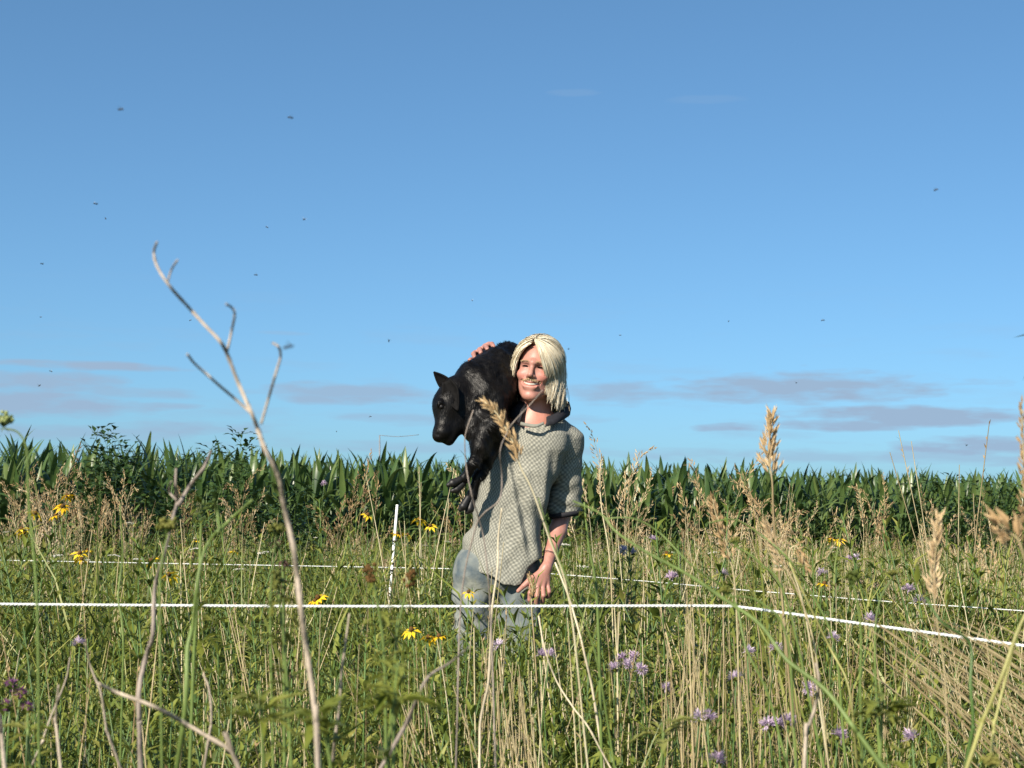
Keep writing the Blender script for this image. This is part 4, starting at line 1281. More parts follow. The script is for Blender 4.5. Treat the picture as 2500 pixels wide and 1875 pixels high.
link('eye', pb.mesh('eye', [M['eye']]), calf)

# the coat's own hair
K2 = calf_me; kn_ = np.empty(len(K2.vertices) * 3, np.float32); K2.vertex_normals.foreach_get('vector', kn_); kn_ = kn_.reshape(-1, 3)
vis = np.where((kn_[:, 1] < .45) & (kv[:, 2] - (kv[:, 0] - PO(1060, 1050, 5.8)[0]) * .25 > PO(1060, 1050, 5.8)[2]) | (kn_[:, 1] < .45) & (kv[:, 0] > PO(1140, 1050, 5.8)[0]))[0]
pick = rng.choice(vis, 26000)
P0 = kv[pick] + rng.normal(0, .002, (len(pick), 3)); Nn = kn_[pick]
head_w = np.clip((PO(1135, 960, 5.9)[0] - P0[:, 0]) / .03, 0, 1)[:, None]
flow = np.array([[.25, 0, -1.0]]) * (1 - head_w) + np.array([[.1, 0, -.8]]) * head_w
flow = flow + .55 * np.c_[np.sin(P0[:, 2] * 38 + P0[:, 0] * 22), np.sin(P0[:, 0] * 40), np.cos(P0[:, 0] * 45 + P0[:, 2] * 20)] * (1 - .8 * head_w)
flow = flow - Nn * (flow * Nn).sum(1, keepdims=True); flow /= np.linalg.norm(flow, axis=1, keepdims=True) + 1e-6
sd = np.cross(flow, Nn)
Lh = (rng.uniform(.012, .026, len(pick))[:, None]) * (1 - .55 * head_w)
A_ = P0 - Nn * .001
vs = np.stack([A_ - sd * .0008, A_ + sd * .0008, A_ + flow * Lh * .6 + Nn * Lh * .16 + sd * .0004, A_ + flow * Lh * .6 + Nn * Lh * .16 - sd * .0004, A_ + flow * Lh + Nn * Lh * .2], 1).reshape(-1, 3)
bi = (np.arange(len(pick)) * 5)[:, None]
tri = np.concatenate([bi + [0, 1, 2], bi + [0, 2, 3], bi + [3, 2, 4]])
tag(link('coat_hair', mesh_np('coat_hair', vs, tri), calf, [M['coat']]), kind='stuff')
# ------------------------------------------------------------------ fence
M['rope'] = plain_mat('white_polyrope', (.60, .62, .60), .55, .4, .12, 250)
M['post'] = plain_mat('white_post', (.80, .80, .77), .4, .5, .08, 60)
M['clip'] = plain_mat('dark_clip', (.05, .05, .05), .6, .3, .2, 60)
def rope(name, label, pts, r, pitch, step):
    P = catmull(pts, 8)
    L = np.cumsum([0] + [np.linalg.norm(P[i + 1] - P[i]) for i in range(len(P) - 1)])
    P = np.array(P); n_ = int(L[-1] / step)
    s_ = np.linspace(0, L[-1], n_)
    Q = np.stack([np.interp(s_, L, P[:, k]) for k in range(3)], 1)
    T = np.gradient(Q, axis=0); T /= np.linalg.norm(T, axis=1, keepdims=True)
    A = np.cross(T, [0, 0, 1.0]); A /= np.linalg.norm(A, axis=1, keepdims=True); B = np.cross(A, T)
    me = None; vs = []; fs = []
    for st in range(3):                             # three twisted strands
        ph = s_ / pitch * 2 * math.pi + st * 2.0944
        c = Q + (A * np.cos(ph)[:, None] + B * np.sin(ph)[:, None]) * r * .52
        base = len(vs) * 0 + st * n_ * 5
        for k in range(5):
            pass
        ring = [c + (A * math.cos(k * 1.2566) + B * math.sin(k * 1.2566)) * r * .56 for k in range(5)]
        vs.append(np.stack(ring, 1).reshape(-1, 3))
        i = np.arange(n_ - 1)[:, None]; k = np.arange(5)[None, :]
        fs.append(np.stack([base + i * 5 + k, base + i * 5 + (k + 1) % 5, base + (i + 1) * 5 + (k + 1) % 5, base + (i + 1) * 5 + k], -1).reshape(-1, 4))
    o = link(name, mesh_np(name, np.concatenate(vs), np.concatenate(fs)), None, [M['rope']])
    return tag(o, label, 'fence rope', 'white fence ropes')
rope('fence_rope', 'thick white twisted fence rope running across in front of the person',
     [D(-2200, 1280, 3.0), D(-260, 1302, 3.0), D(0, 1305, 3.0), D(300, 1307.5, 3.0), D(650, 1309.5, 3.0), D(1000, 1310, 3.0), D(1300, 1309, 3.0), D(1540, 1309, 3.0), D(1620, 1314, 2.97), D(1850, 1346, 2.85), D(2030, 1370, 2.75), D(2212, 1395, 2.66), D(2480, 1432, 2.55), D(3600, 1600, 2.1)], .0027, .024, .0035)
rope('fence_rope', 'thin white fence rope tied to the white post behind the person',
     [D(-1600, 1174, 9.6), D(-260, 1204, 9.2), D(0, 1210, 9.1), D(460, 1219, 9.05), D(848, 1226, 9.0), D(985, 1229, 8.95), D(1120, 1234, 8.7)], .0030, .04, .012)
rope('fence_rope', 'thin white fence rope half hidden in the grass on the right',
     [D(1120, 1234, 8.7), D(1400, 1256, 7.8), D(1586, 1273, 7.1), D(1714, 1283, 6.8), D(1871, 1296, 6.45), D(2187, 1318, 5.9), D(2480, 1340, 5.5), D(3400, 1402, 4.6)], .0024, .04, .010)
pt, pbm = D(858, 1090, 9.0), D(842, 1282, 9.0)
gd = pbm + (pbm - pt) * (pbm[2] / (pt[2] - pbm[2]))
post = empty('fence_post', gd)
tag(post, 'leaning white step in fence post holding the thin rope left of the person', 'fence post')
pb = PB(); pb.tube([gd - [0, 0, .05], gd * .5 + pt * .5, pt], [.0085, .0085, .0075], 8, 0)
link('shaft', pb.mesh('shaft', [M['post']]), post)
for yy in (1169, 1217, 1232):
    t = (yy - 1090) / 192.0; c = pt * (1 - t) + pbm * t; ax = nrm(pt - pbm)
    pb = PB(); pb.tube([c - ax * .006, c + ax * .005], .0125, 8, 0); pb.tube([c + [.0, -.016, 0], c + [.012, -.03, .004], c + [.02, -.02, .014]], .004, 5, 0)
    link('clip', pb.mesh('clip', [M['clip']]), post)
pb = PB(); pb.tube([gd + [0, 0, .12], gd + [.11, -.01, .12], gd + [.11, -.01, .09]], .008, 5, 0); link('foot_step', pb.mesh('foot_step', [M['post']]), post)

# far mast with a wire
mt, mb = D(820, 940, 34), D(820, 1010, 34)
mast = empty('mast', (mb[0], mb[1], 0))
tag(mast, 'thin far grey mast with a wire, rising behind the corn', 'mast')
M['mast'] = plain_mat('grey_metal', (.16, .18, .2), .6, .4, .2, 30)
pb = PB(); pb.tube([(mb[0], 34, 0), mb, mt], [.030, .022, .016], 6, 0); link('pole', pb.mesh('pole', [M['mast']]), mast)
pb = PB(); pb.tube(catmull([mt, D(860, 943, 34), D(905, 939, 34)], 5), .006, 4, 0); link('wire', pb.mesh('wire', [M['mast']]), mast)

# ------------------------------------------------------------------ shrubs in front of the corn
def shrub(label, cx, Y, sprigs, seed, leafL=.055, spread=.25, n_in=16):
    r = random.Random(seed)
    base = D(cx, 1100, Y); base[2] = 0
    root = empty('shrub', base); tag(root, label, 'shrub', 'shrubs before the corn')
    st, fo = PB(), PB()
    tips = [D(x, y, Y + r.uniform(-.3, .3)) for x, y in sprigs]
    for i in range(n_in):
        t = r.choice(tips); tips.append(np.array([base[0] + (t[0] - base[0]) * r.uniform(.3, 1.25) + r.gauss(0, spread), Y + r.gauss(0, .35), t[2] * r.uniform(.5, .95)]))
    for t in tips:
        b0 = base + [r.uniform(-.15, .15), r.uniform(-.15, .15), 0]
        mid = b0 * .45 + t * .55 + [r.gauss(0, .05), r.gauss(0, .05), .10]
        path = catmull([b0, mid, t], 7); n_ = len(path)
        st.tube(path, [.007 * (1 - .85 * i / n_) for i in range(n_)], 4, 0)
        for i in range(3, n_):
            for k in range(6 if i < n_ - 1 else 7):
                a = r.uniform(0, 6.28); q = path[i] + (path[min(i + 1, n_ - 1)] - path[i]) * r.random()
                d = np.array([math.cos(a), math.sin(a), r.uniform(-.2, .9)]); L = leafL * r.uniform(.7, 1.25)
                tw = q + nrm(d) * r.uniform(.0, .13)
                if r.random() < .5: st.tube([q, tw], .0015, 3, 0, cap=False)
                fo.leaf(tw, d + [r.gauss(0, .3), r.gauss(0, .3), 0], L, L * .55, 0, fold=.2, droop=.12)
    link('stems', st.mesh('stems', [M['stem_d']]), root); link('foliage', fo.mesh('foliage', [M['shrub']]), root)
shrub('leafy dark green shrub standing before the corn at far left', 245, 14.0, [(208, 938), (232, 940), (255, 948), (222, 970), (275, 965), (185, 1010), (300, 1000), (250, 990)], 1, .08, .22, 30)
shrub('leafy shrub with one arching sprig beside the dead forked stalk', 440, 14.5, [(522, 938), (535, 960), (550, 965), (455, 972), (500, 985), (420, 1000), (380, 1010)], 2, .075, .2, 20)
shrub('low vine like shrub climbing the corn at the right edge', 2110, 17.0, [(1960, 1046), (2010, 1040), (2060, 1036), (2110, 1045), (2160, 1050), (2210, 1055), (2260, 1050)], 3, .08, .25, 30)
shrub('small dark shrub low in the grass right of the dead stalk', 640, 13.0, [(600, 1080), (640, 1060), (690, 1075), (580, 1100)], 4, .07, .2, 14)

# ------------------------------------------------------------------ single foreground stalks
PXM = F_PX / KD
def to_ground(path):
    a, b_ = path[-2], path[-1]
    d = (b_ - a) / max(1e-3, np.linalg.norm(b_ - a)); d[2] = min(d[2], -.75); d = d / -d[2]
    end = b_ + d * b_[2] * .6; end[2] = b_[2] * .4
    return path + [end, np.array([end[0] + d[0] * .05, end[1], -.02])]
def stalk(name, label, cat, pts, Y, wtop, wbot, mat, branches=(), nodes=(), group=None, Yb=None, n=6):
    """stem drawn tip -> root through photo points at distance Y, carried on down into the ground"""
    m_ = len(pts)
    jr = random.Random(len(label)); jit = 0 if wbot > 16 else 5
    path = to_ground([D(x + jr.uniform(-jit, jit), y, Y + ((Yb - Y) * i / (m_ - 1) if Yb else 0) + jr.uniform(-.02, .02)) for i, (x, y) in enumerate(pts)])
    P = catmull(path, 6); k = Y / PXM / 2
    pb = PB(); N_ = len(P)
    rr_ = random.Random(len(label) + int(pts[0][0]))
    pb.tube(P, [k * (wtop + (wbot - wtop) * min(1, i / (N_ * .72))) * (1.2 if i % 17 == 9 else rr_.uniform(.92, 1.07)) for i in range(N_)], n, 0)
    if branches:
        root = empty(name, path[-1] * [1, 1, 0]); o = link('stem', pb.mesh('stem', [M[mat]]), root)
        for (bp, w0, w1) in branches:
            bpb = PB(); q = catmull([D(x, y, Y + .012 * i * (1 if j_ % 2 else -1)) for j_, (i, (x, y)) in enumerate(enumerate(bp))], 5)
            bpb.tube(q, [k * (w0 + (w1 - w0) * i / (len(q) - 1)) for i in range(len(q))], 5, 0)
            link('branch', bpb.mesh('branch', [M[mat]]), root)
    else:
        root = link(name, pb.mesh(name, [M[mat]]))
    return tag(root, label, cat, group)

stalk('dead_stalk', 'tall bare dead stalk with side twigs reaching into the sky', 'stalk',
      [(338, 523), (331, 546), (345, 578), (368, 618), (402, 662), (440, 703), (472, 738), (492, 768), (520, 830), (545, 893), (562, 930), (575, 968), (598, 1030), (612, 1090), (622, 1140), (638, 1188), (646, 1250), (652, 1310), (664, 1400), (672, 1470), (682, 1560), (686, 1659)],
      1.3, 5.5, 13, 'dead',
      [([(362, 610), (370, 583), (383, 562)], 4.5, 5), ([(490, 762), (500, 715), (507, 678), (500, 664), (489, 657)], 6, 5.5), ([(543, 893), (500, 855), (450, 812), (420, 785), (405, 766)], 6.5, 6),
       ([(564, 915), (580, 860), (596, 805), (606, 770), (602, 750), (589, 741)], 6.5, 5.5)])
stalk('dead_stalk', 'grey forked dead stalk left of the tall bare stalk', 'stalk',
      [(380, 1012), (378, 1050), (383, 1085), (377, 1120), (352, 1200), (338, 1270), (325, 1370), (318, 1420), (302, 1490), (300, 1560), (300, 1659)], 1.7, 5, 12, 'dead_grey',
      [([(384, 1092), (410, 1050), (440, 1010), (456, 974)], 10, 6), ([(381, 1080), (366, 1062), (370, 1040)], 6, 4)])
stalk('dead_stalk', 'pale broken stalk lying slantwise low at the left', 'stalk', [(215, 1476), (260, 1497), (330, 1525), (400, 1560), (450, 1590), (500, 1625), (520, 1680)], 1.5, 7.2, 10.5, 'dead')
stalk('dead_stalk', 'thin straw stalk leaning left of the grey forked stalk', 'stalk', [(180, 1388), (195, 1440), (214, 1500), (232, 1580), (262, 1659)], 1.9, 3.2, 6.8, 'dead')
stalk('dead_stalk', 'thin brown stalk leaning right at lower left', 'stalk', [(152, 1420), (138, 1470), (112, 1550), (92, 1610), (70, 1659)], 2.1, 3.2, 6.0, 'dead')
stalk('dead_stalk', 'pale upright stalk low in the left corner', 'stalk', [(128, 1480), (124, 1560), (130, 1659)], 1.7, 4.8, 7.5, 'dead')
stalk('dead_stalk', 'pale stub in the bottom left corner of the meadow', 'stalk', [(0, 1540), (6, 1600), (10, 1659)], 1.5, 6.4, 10.5, 'dead')
stalk('dead_stalk', 'crooked pale stalk right of the tall bare stalk', 'stalk', [(756, 1325), (748, 1380), (738, 1450), (738, 1520), (728, 1600), (720, 1659)], 1.8, 4.0, 8.2, 'dead')
stalk('dead_stalk', 'short pale hooked stalk between the dead stalks', 'stalk', [(440, 1455), (452, 1490), (456, 1560), (445, 1659)], 2.0, 4.8, 6.8, 'dead')
stalk('dead_stalk', 'dark grey stalk slanting up towards the legs of the person', 'stalk', [(1012, 1398), (970, 1432), (930, 1462), (902, 1510), (870, 1570), (820, 1659)], 1.6, 3.2, 9.8, 'dead_grey')
stalk('dead_stalk', 'white thin stem standing upright in front of the shirt', 'stalk', [(1080, 1098), (1076, 1160), (1070, 1230), (1064, 1310), (1060, 1400), (1050, 1480), (1042, 1560), (1035, 1659)], 2.6, 3.6, 6.0, 'pale')
stalk('dead_stalk', 'grey stem crossing the hanging legs of the calf', 'stalk', [(1024, 886), (1008, 930), (1004, 958), (1012, 1010), (1024, 1070), (1044, 1146), (1052, 1220), (1056, 1340), (1070, 1659)], 2.2, 2.4, 3.8, 'dead_grey')
stalk('dead_stalk', 'grey stem passing below the chin of the person', 'stalk', [(1168, 843), (1148, 870), (1112, 912), (1092, 940), (1085, 975), (1086, 1030), (1075, 1080), (1040, 1110), (1020, 1150), (1000, 1300), (985, 1659)], 2.2, 2.1, 3.8, 'dead_grey')
stalk('dead_stalk', 'bent pale stalk at lower right between the flowers', 'stalk', [(1762, 1432), (1768, 1475), (1760, 1530), (1745, 1590), (1735, 1659)], 1.7, 5.6, 8.2, 'dead')
stalk('dead_stalk', 'pale straw stem leaning right below the hand', 'stalk', [(1200, 1215), (1225, 1290), (1255, 1370), (1268, 1420), (1285, 1500), (1300, 1659)], 3.3, 4.0, 6.0, 'pale')
stalk('dead_stalk', 'thin straw stem leaning left below the hand', 'stalk', [(1168, 1330), (1180, 1400), (1200, 1470), (1240, 1530), (1275, 1570), (1320, 1659)], 3.0, 3.2, 4.5, 'pale')

# green stems
stalk('green_stem', 'thick bright green stem left of the tall bare stalk', 'stem', [(478, 1140), (455, 1170), (438, 1210), (420, 1280), (412, 1350), (405, 1400), (402, 1480), (392, 1560), (378, 1659)], 1.6, 6.0, 12.9, 'stem',
      [([(470, 1150), (500, 1120), (545, 1080)], 9, 5), ([(474, 1146), (468, 1100), (462, 1078)], 6, 4)])
stalk('green_stem', 'long green stem arching down from beside the sleeve to lower right', 'stem', [(1242, 1082), (1300, 1110), (1335, 1150), (1400, 1195), (1480, 1240), (1570, 1298), (1640, 1350), (1700, 1425), (1780, 1490), (1850, 1580), (1905, 1659)], 1.9, 3.8, 9.5, 'stem', Yb=1.6)
stalk('green_stem', 'second green stem arching beside the first on the right', 'stem', [(1310, 1120), (1370, 1120), (1420, 1150), (1500, 1225), (1580, 1290), (1610, 1400), (1660, 1500), (1700, 1659)], 2.2, 3.0, 5.4, 'stem')
stalk('green_stem', 'curved green stem with a drooping tip beside the tall seed head', 'stem', [(1530, 1130), (1580, 1122), (1640, 1150), (1700, 1200), (1750, 1270), (1800, 1400), (1830, 1659)], 2.4, 3.0, 5.4, 'stem')
stalk('green_stem', 'pale green stem topped by a tan seed head, leaning right', 'stem', [(1700, 1215), (1745, 1300), (1790, 1400), (1830, 1470), (1845, 1560), (1850, 1659)], 2.3, 3.8, 5.4, 'stem_y')
stalk('green_stem', 'dark green thick stem at the lower right', 'stem', [(2000, 1290), (2040, 1345), (2090, 1390), (2100, 1480), (2098, 1570), (2090, 1659)], 1.8, 5.2, 8.8, 'stem_d')
stalk('green_stem', 'tall yellow green stem leaning left at the right edge', 'stem', [(2235, 1290), (2200, 1360), (2160, 1460), (2120, 1560), (2085, 1659)], 1.6, 6.0, 10.2, 'stem_y')
stalk('green_stem', 'second yellow green stem forked from the right edge', 'stem', [(2205, 1350), (2180, 1450), (2150, 1570), (2135, 1659)], 1.65, 4.5, 7.5, 'stem_y')
stalk('green_stem', 'slim green stem leaning up beside the forearm', 'stem', [(1165, 1075), (1200, 1180), (1245, 1290), (1290, 1420), (1330, 1659)], 2.3, 2.2, 4.8, 'stem')
stalk('green_stem', 'slim green stem at the far left crossing both ropes', 'stem', [(262, 1090), (268, 1200), (258, 1290), (262, 1380), (255, 1659)], 2.4, 3.0, 5.4, 'stem')

# budding green umbels on wiry stems
def bud_plant(label, x, y, Y, size, stem, mat='pale_green', seed=0):
    r = random.Random(seed)
    path = to_ground([D(a, b_, Y) for a, b_ in [(x, y + size * .3)] + stem])
    root = empty('bud_stem', path[-1] * [1, 1, 0]); tag(root, label, 'wildflower')
    pb = PB(); q = catmull(path, 6); k = Y / PXM; pb.tube(q, [k * (1.8 + 2 * i / len(q)) for i in range(len(q))], 5, 0); link('stem', pb.mesh('stem', [M['stem']]), root)
    c = D(x, y, Y); hb_ = PB(); s_ = size * k * .5
    for i in range(46):
        d = nrm([r.gauss(0, 1), r.gauss(0, 1), abs(r.gauss(0, .8)) + .05]); p = c + d * s_ * r.uniform(.55, 1.05)
        hb_.tube([c - [0, 0, s_ * .5], p], k * .8, 3, 1, cap=False); hb_.blob(p, s_ * r.uniform(.13, .22), 0, 5, 4, jitter=.2)
    for i in range(9):
        a = i * .698; hb_.leaf(c - [0, 0, s_ * .5], [math.cos(a), math.sin(a), -.25], s_ * 1.3, s_ * .12, 1, fold=.1)
    link('bud_head', hb_.mesh('bud_head', [M[mat], M['stem']]), root)
bud_plant('pale greenish flower head at the far left above the corn', 8, 912, 1.6, 44, [(40, 935), (58, 975), (62, 1080), (80, 1300), (85, 1659)], seed=1)
bud_plant('dark green bud head at right crossing the near rope', 1842, 1252, 1.8, 40, [(1852, 1300), (1860, 1380), (1858, 1480), (1862, 1659)], 'forb', 2)
bud_plant('small round green bud left of the dark green bud', 1570, 1278, 2.0, 30, [(1640, 1300), (1700, 1380), (1720, 1659)], 'forb_y', 3)
bud_plant('small green bud close to the tan seed head at right', 1590, 1172, 2.3, 26, [(1640, 1215), (1700, 1300), (1780, 1659)], 'forb_y', 4)
bud_plant('small green bud above the right end of the rope', 1928, 1240, 2.2, 22, [(1900, 1300), (1890, 1400), (1900, 1659)], 'forb_y', 5)
bud_plant('pale green blurred bud beside the grey forked stalk', 362, 1140, 1.6, 52, [(352, 1200), (345, 1300), (350, 1659)], 'forb_y', 6)
bud_plant('pale yellow green bud beside the tall bare stalk', 596, 1148, 1.8, 40, [(590, 1220), (584, 1320), (590, 1659)], 'forb_y', 7)
bud_plant('yellow green bud low at the bottom right', 2140, 1650, 1.5, 42, [(2150, 1720), (2150, 1800)], 'forb_y', 8)

# leafy near weeds, out of focus
def near_weed(label, pts, Y, leaf_px, seed, mat='forb', n=34, top_mat=None):
    r = random.Random(seed)
    path = to_ground([D(x, y, Y) for x, y in pts]); q = catmull(path, 8); k = Y / PXM
    root = empty('near_weed', path[-1] * [1, 1, 0]); tag(root, label, 'weed')
    pb = PB(); pb.tube(q, [k * (2 + 3.5 * i / len(q)) for i in range(len(q))], 5, 0); link('stem', pb.mesh('stem', [M['stem']]), root)
    fo = PB(); vis = int(len(q) * .7)
    for i in range(n):
        t = r.random() ** .8 * vis; j = min(int(t), len(q) - 2); p = q[j] + (q[j + 1] - q[j]) * (t - j)
        a = r.uniform(0, 6.28); L = leaf_px * k * r.uniform(.6, 1.2)
        d = nrm([math.cos(a), math.sin(a), r.uniform(-.2, .7)])
        fo.leaf(p, d, L, L * r.uniform(.16, .28), 0, droop=r.uniform(.1, .4))
        for m2 in range(3):
            pp = p + d * L * (.3 + .2 * m2); a2 = a + r.choice((-1, 1)) * r.uniform(.6, 1.1)
            fo.leaf(pp, [math.cos(a2), math.sin(a2), r.uniform(0, .5)], L * .35, L * .09, 0)
    if top_mat:
        for i in range(40):
            p = q[0] + np.array([r.gauss(0, 7), r.gauss(0, 7), r.uniform(-30, 6)]) * k
            fo.blob(p, 4 * k * r.uniform(.6, 1.3), 1, 5, 4, jitter=.25)
    link('foliage', fo.mesh('foliage', [M[mat], M[top_mat or mat]]), root)
near_weed('yellow green leafy weed just left of the tall bare stalk', [(598, 1240), (606, 1320), (618, 1440), (630, 1659)], 1.7, 62, 1, 'forb_y', 40, 'forb_y')
near_weed('brown headed weed right of the tall bare stalk', [(800, 1225), (815, 1300), (830, 1420), (835, 1659)], 1.8, 55, 2, 'forb', 34, 'disk')
near_weed('blurred brown headed weed beside the white post', [(890, 1235), (870, 1310), (855, 1400), (850, 1659)], 1.9, 50, 3, 'forb', 30, 'disk')
near_weed('green feathery weed spreading at bottom centre left', [(560, 1480), (565, 1560), (570, 1659)], 1.5, 110, 4, 'forb', 30)
near_weed('large green weed at the bottom below the white post', [(860, 1430), (850, 1520), (835, 1659)], 1.5, 120, 5, 'forb', 36)
near_weed('green weed at the bottom edge under the yellow flowers', [(700, 1530), (705, 1600), (715, 1659)], 1.4, 120, 6, 'forb', 26)
near_weed('dark green weed left of the bright green stem', [(440, 1080), (435, 1120), (430, 1250), (420, 1400), (410, 1659)], 2.0, 60, 7, 'forb', 36)
near_weed('dark green feathery weed at lower right', [(1900, 1470), (1905, 1540), (1900, 1659)], 1.7, 90, 8, 'forb', 34)
near_weed('broad leaved green weed at the bottom right of centre', [(1430, 1560), (1432, 1600), (1428, 1659)], 2.0, 100, 9, 'grass', 16)
near_weed('green weed standing close beside the forearm', [(1262, 1085), (1272, 1180), (1290, 1300), (1300, 1659)], 3.2, 46, 10, 'forb', 40)
near_weed('pale leafy weed at bottom left corner', [(60, 1540), (62, 1600), (66, 1659)], 1.8, 80, 11, 'forb', 22)
near_weed('reddish brown dead weed close beside the tall bare stalk', [(600, 1170), (608, 1215), (612, 1260), (615, 1659)], 2.2, 26, 12, 'brownw', 60)

# leafy branch just outside the frame on the right
root = empty('leafy_branch', D(2262, 1400, 2.0) * [1, 1, 0]); tag(root, 'leafy branch with leaf tips entering at the right edge of the sky', 'branch')
pb = PB(); q = catmull(to_ground([D(2250, 640, 2.0), D(2258, 760, 2.0), D(2264, 1000, 2.0), D(2262, 1400, 2.0)]), 6); pb.tube(q, [.002 + .0035 * i / len(q) for i in range(len(q))], 5, 0); link('stem', pb.mesh('stem', [M['stem_d']]), root)
for (x0, y0, x1, y1, w) in ((2256, 725, 2188, 718, .012), (2254, 700, 2236, 660, .012), (2259, 770, 2203, 812, .012), (2258, 745, 2300, 700, .013), (2262, 880, 2330, 840, .013), (2262, 900, 2226, 860, .013)):
    pb = PB(); a, b_ = D(x0, y0, 2.0), D(x1, y1, 1.99); pb.leaf(a, b_ - a, np.linalg.norm(b_ - a), w, 0, fold=.2, droop=.15); link('leaf', pb.mesh('leaf', [M['shrub']]), root)

# tan seed heads on grass stems, near the lens
def near_brome(label, pts, Y, nsp, sp_px, seed, head=.22, tight=.6, w=4):
    r = random.Random(seed); k = Y / PXM
    path = [D(x, y, Y) for x, y in pts][::-1]
    g0 = to_ground(path[::-1])[::-1]
    root = empty('seed_grass', g0[0] * [1, 1, 0]); tag(root, label, 'grass', 'tan seed heads near the lens')
    pb = PB(); q = catmull(g0, 5); pb.tube(q, [k * w * .5 * (1.2 - .6 * i / len(q)) for i in range(len(q))], 4, 0); link('stem', pb.mesh('stem', [M['straw']]), root)
    hp = PB(); vis_l = sum(np.linalg.norm(path[i + 1] - path[i]) for i in range(len(path) - 1)); tot_l = sum(np.linalg.norm(g0[i + 1] - g0[i]) for i in range(len(g0) - 1))
    brome(hp, g0, nsp, sp_px * k, sp_px * k * .24, k * .5, r, tight, head * vis_l / tot_l, 1, 0)
    link('seed_head', hp.mesh('seed_head', [M['seed'], M['straw']]), root)
near_brome('tan seed head hanging before the chest of the person', [(1047, 868), (1072, 892), (1095, 930), (1112, 965), (1125, 1010), (1150, 1060), (1185, 1160), (1230, 1300), (1270, 1659)], 2.3, 66, 27, 1, .19, .22)
near_brome('tall tan seed head rising above the corn on the right', [(1668, 896), (1664, 940), (1660, 985), (1668, 1040), (1672, 1130), (1690, 1300), (1720, 1659)], 2.6, 90, 28, 2, .18, .5, 5)
near_brome('drooping tan seed head below the tall one', [(1540, 1078), (1546, 1110), (1562, 1150), (1575, 1200), (1590, 1300), (1600, 1659)], 2.8, 60, 20, 3, .25, .8)
near_brome('tan seed head leaning left above the right rope', [(1652, 1130), (1672, 1175), (1690, 1215), (1720, 1270), (1760, 1400), (1790, 1659)], 2.4, 60, 20, 4, .22, .6)
near_brome('broad brown seed head at the right crossing the rope', [(2028, 1120), (2022, 1180), (2016, 1260), (2022, 1330), (2040, 1450), (2050, 1659)], 2.0, 60, 30, 5, .34, .3, 4)
near_brome('blurred tan seed head at the right edge', [(2152, 1128), (2180, 1150), (2205, 1180), (2225, 1300), (2230, 1659)], 1.5, 24, 48, 6, .16, .7, 6)
near_brome('dark seed head at the right edge above the rope', [(2206, 870), (2212, 1000), (2215, 1080), (2222, 1250), (2230, 1659)], 1.9, 90, 20, 7, .4, .7, 5)
near_brome('slim tan seed head right of the sleeve', [(1300, 985), (1296, 1030), (1300, 1100), (1320, 1250), (1330, 1659)], 5.5, 39, 11, 8, .14, .5)
near_brome('slim tan seed head leaning over the near rope at the right', [(1745, 1230), (1720, 1180), (1705, 1210), (1740, 1330), (1790, 1659)], 2.6, 39, 17, 9, .12, .5)
near_brome('tan seed head low before the hand', [(1142, 1245), (1150, 1270), (1148, 1310), (1155, 1400), (1170, 1659)], 4.2, 45, 12, 10, .13, .5)

# masses of standing and leaning straw
def straw_mass(name, label, n_, gen, Y0, Y1, w, seed):
    r = random.Random(seed); pb = PB()
    for i in range(n_):
        Y = r.uniform(Y0, Y1); pts = gen(r)
        path = to_ground([D(x, y, Y) for x, y in pts]); q = catmull(path, 4); k = Y / PXM * w * .5 * r.uniform(.6, 1.3)
        pb.tube(q, [k * (.5 + .6 * i_ / len(q)) for i_ in range(len(q))], 3, 0, cap=False)
    o = link(name, pb.mesh(name, [M['straw']])); return tag(o, label, 'straw', kind='stuff')
def g_lean(r):
    x = r.uniform(1880, 2230); y = r.uniform(1340, 1480); s = r.uniform(.45, .95); L = r.uniform(200, 420)
    return [(x - 20, y - 10), (x + L * .35, y + L * .35 * s), (x + L, y + L * s + 40)]
def g_up(cx, sp, top, tilt):
    def f(r):
        x = cx + r.gauss(0, sp); y = top + r.uniform(-20, 160); d = r.gauss(tilt, 26)
        return [(x, y), (x + d * .4 + r.uniform(-6, 6), y + 130), (x + d, 1700)]
    return f
straw_mass('leaning_straw', 'sheaf of long pale straw leaning over at the lower right', 60, g_lean, 1.9, 3.2, 4.5, 1)
straw_mass('standing_straw', 'pale standing straw clump right of the person', 30, g_up(1485, 30, 1290, 6), 2.8, 4.2, 4.5, 2)
straw_mass('standing_straw', 'brownish straw clump standing below the hand', 26, g_up(1110, 26, 1440, 8), 2.6, 3.6, 4.5, 3)
straw_mass('standing_straw', 'thin straw spread over the lower right of the meadow', 50, g_up(1640, 130, 1330, 20), 2.8, 5.0, 4, 4)
straw_mass('standing_straw', 'thin straw spread over the lower left of the meadow', 26, g_up(500, 260, 1420, 10), 2.6, 4.5, 5, 5)
straw_mass('standing_straw', 'straw stems standing before the legs of the person', 26, g_up(1120, 120, 1330, 18), 3.4, 5.0, 5, 6)

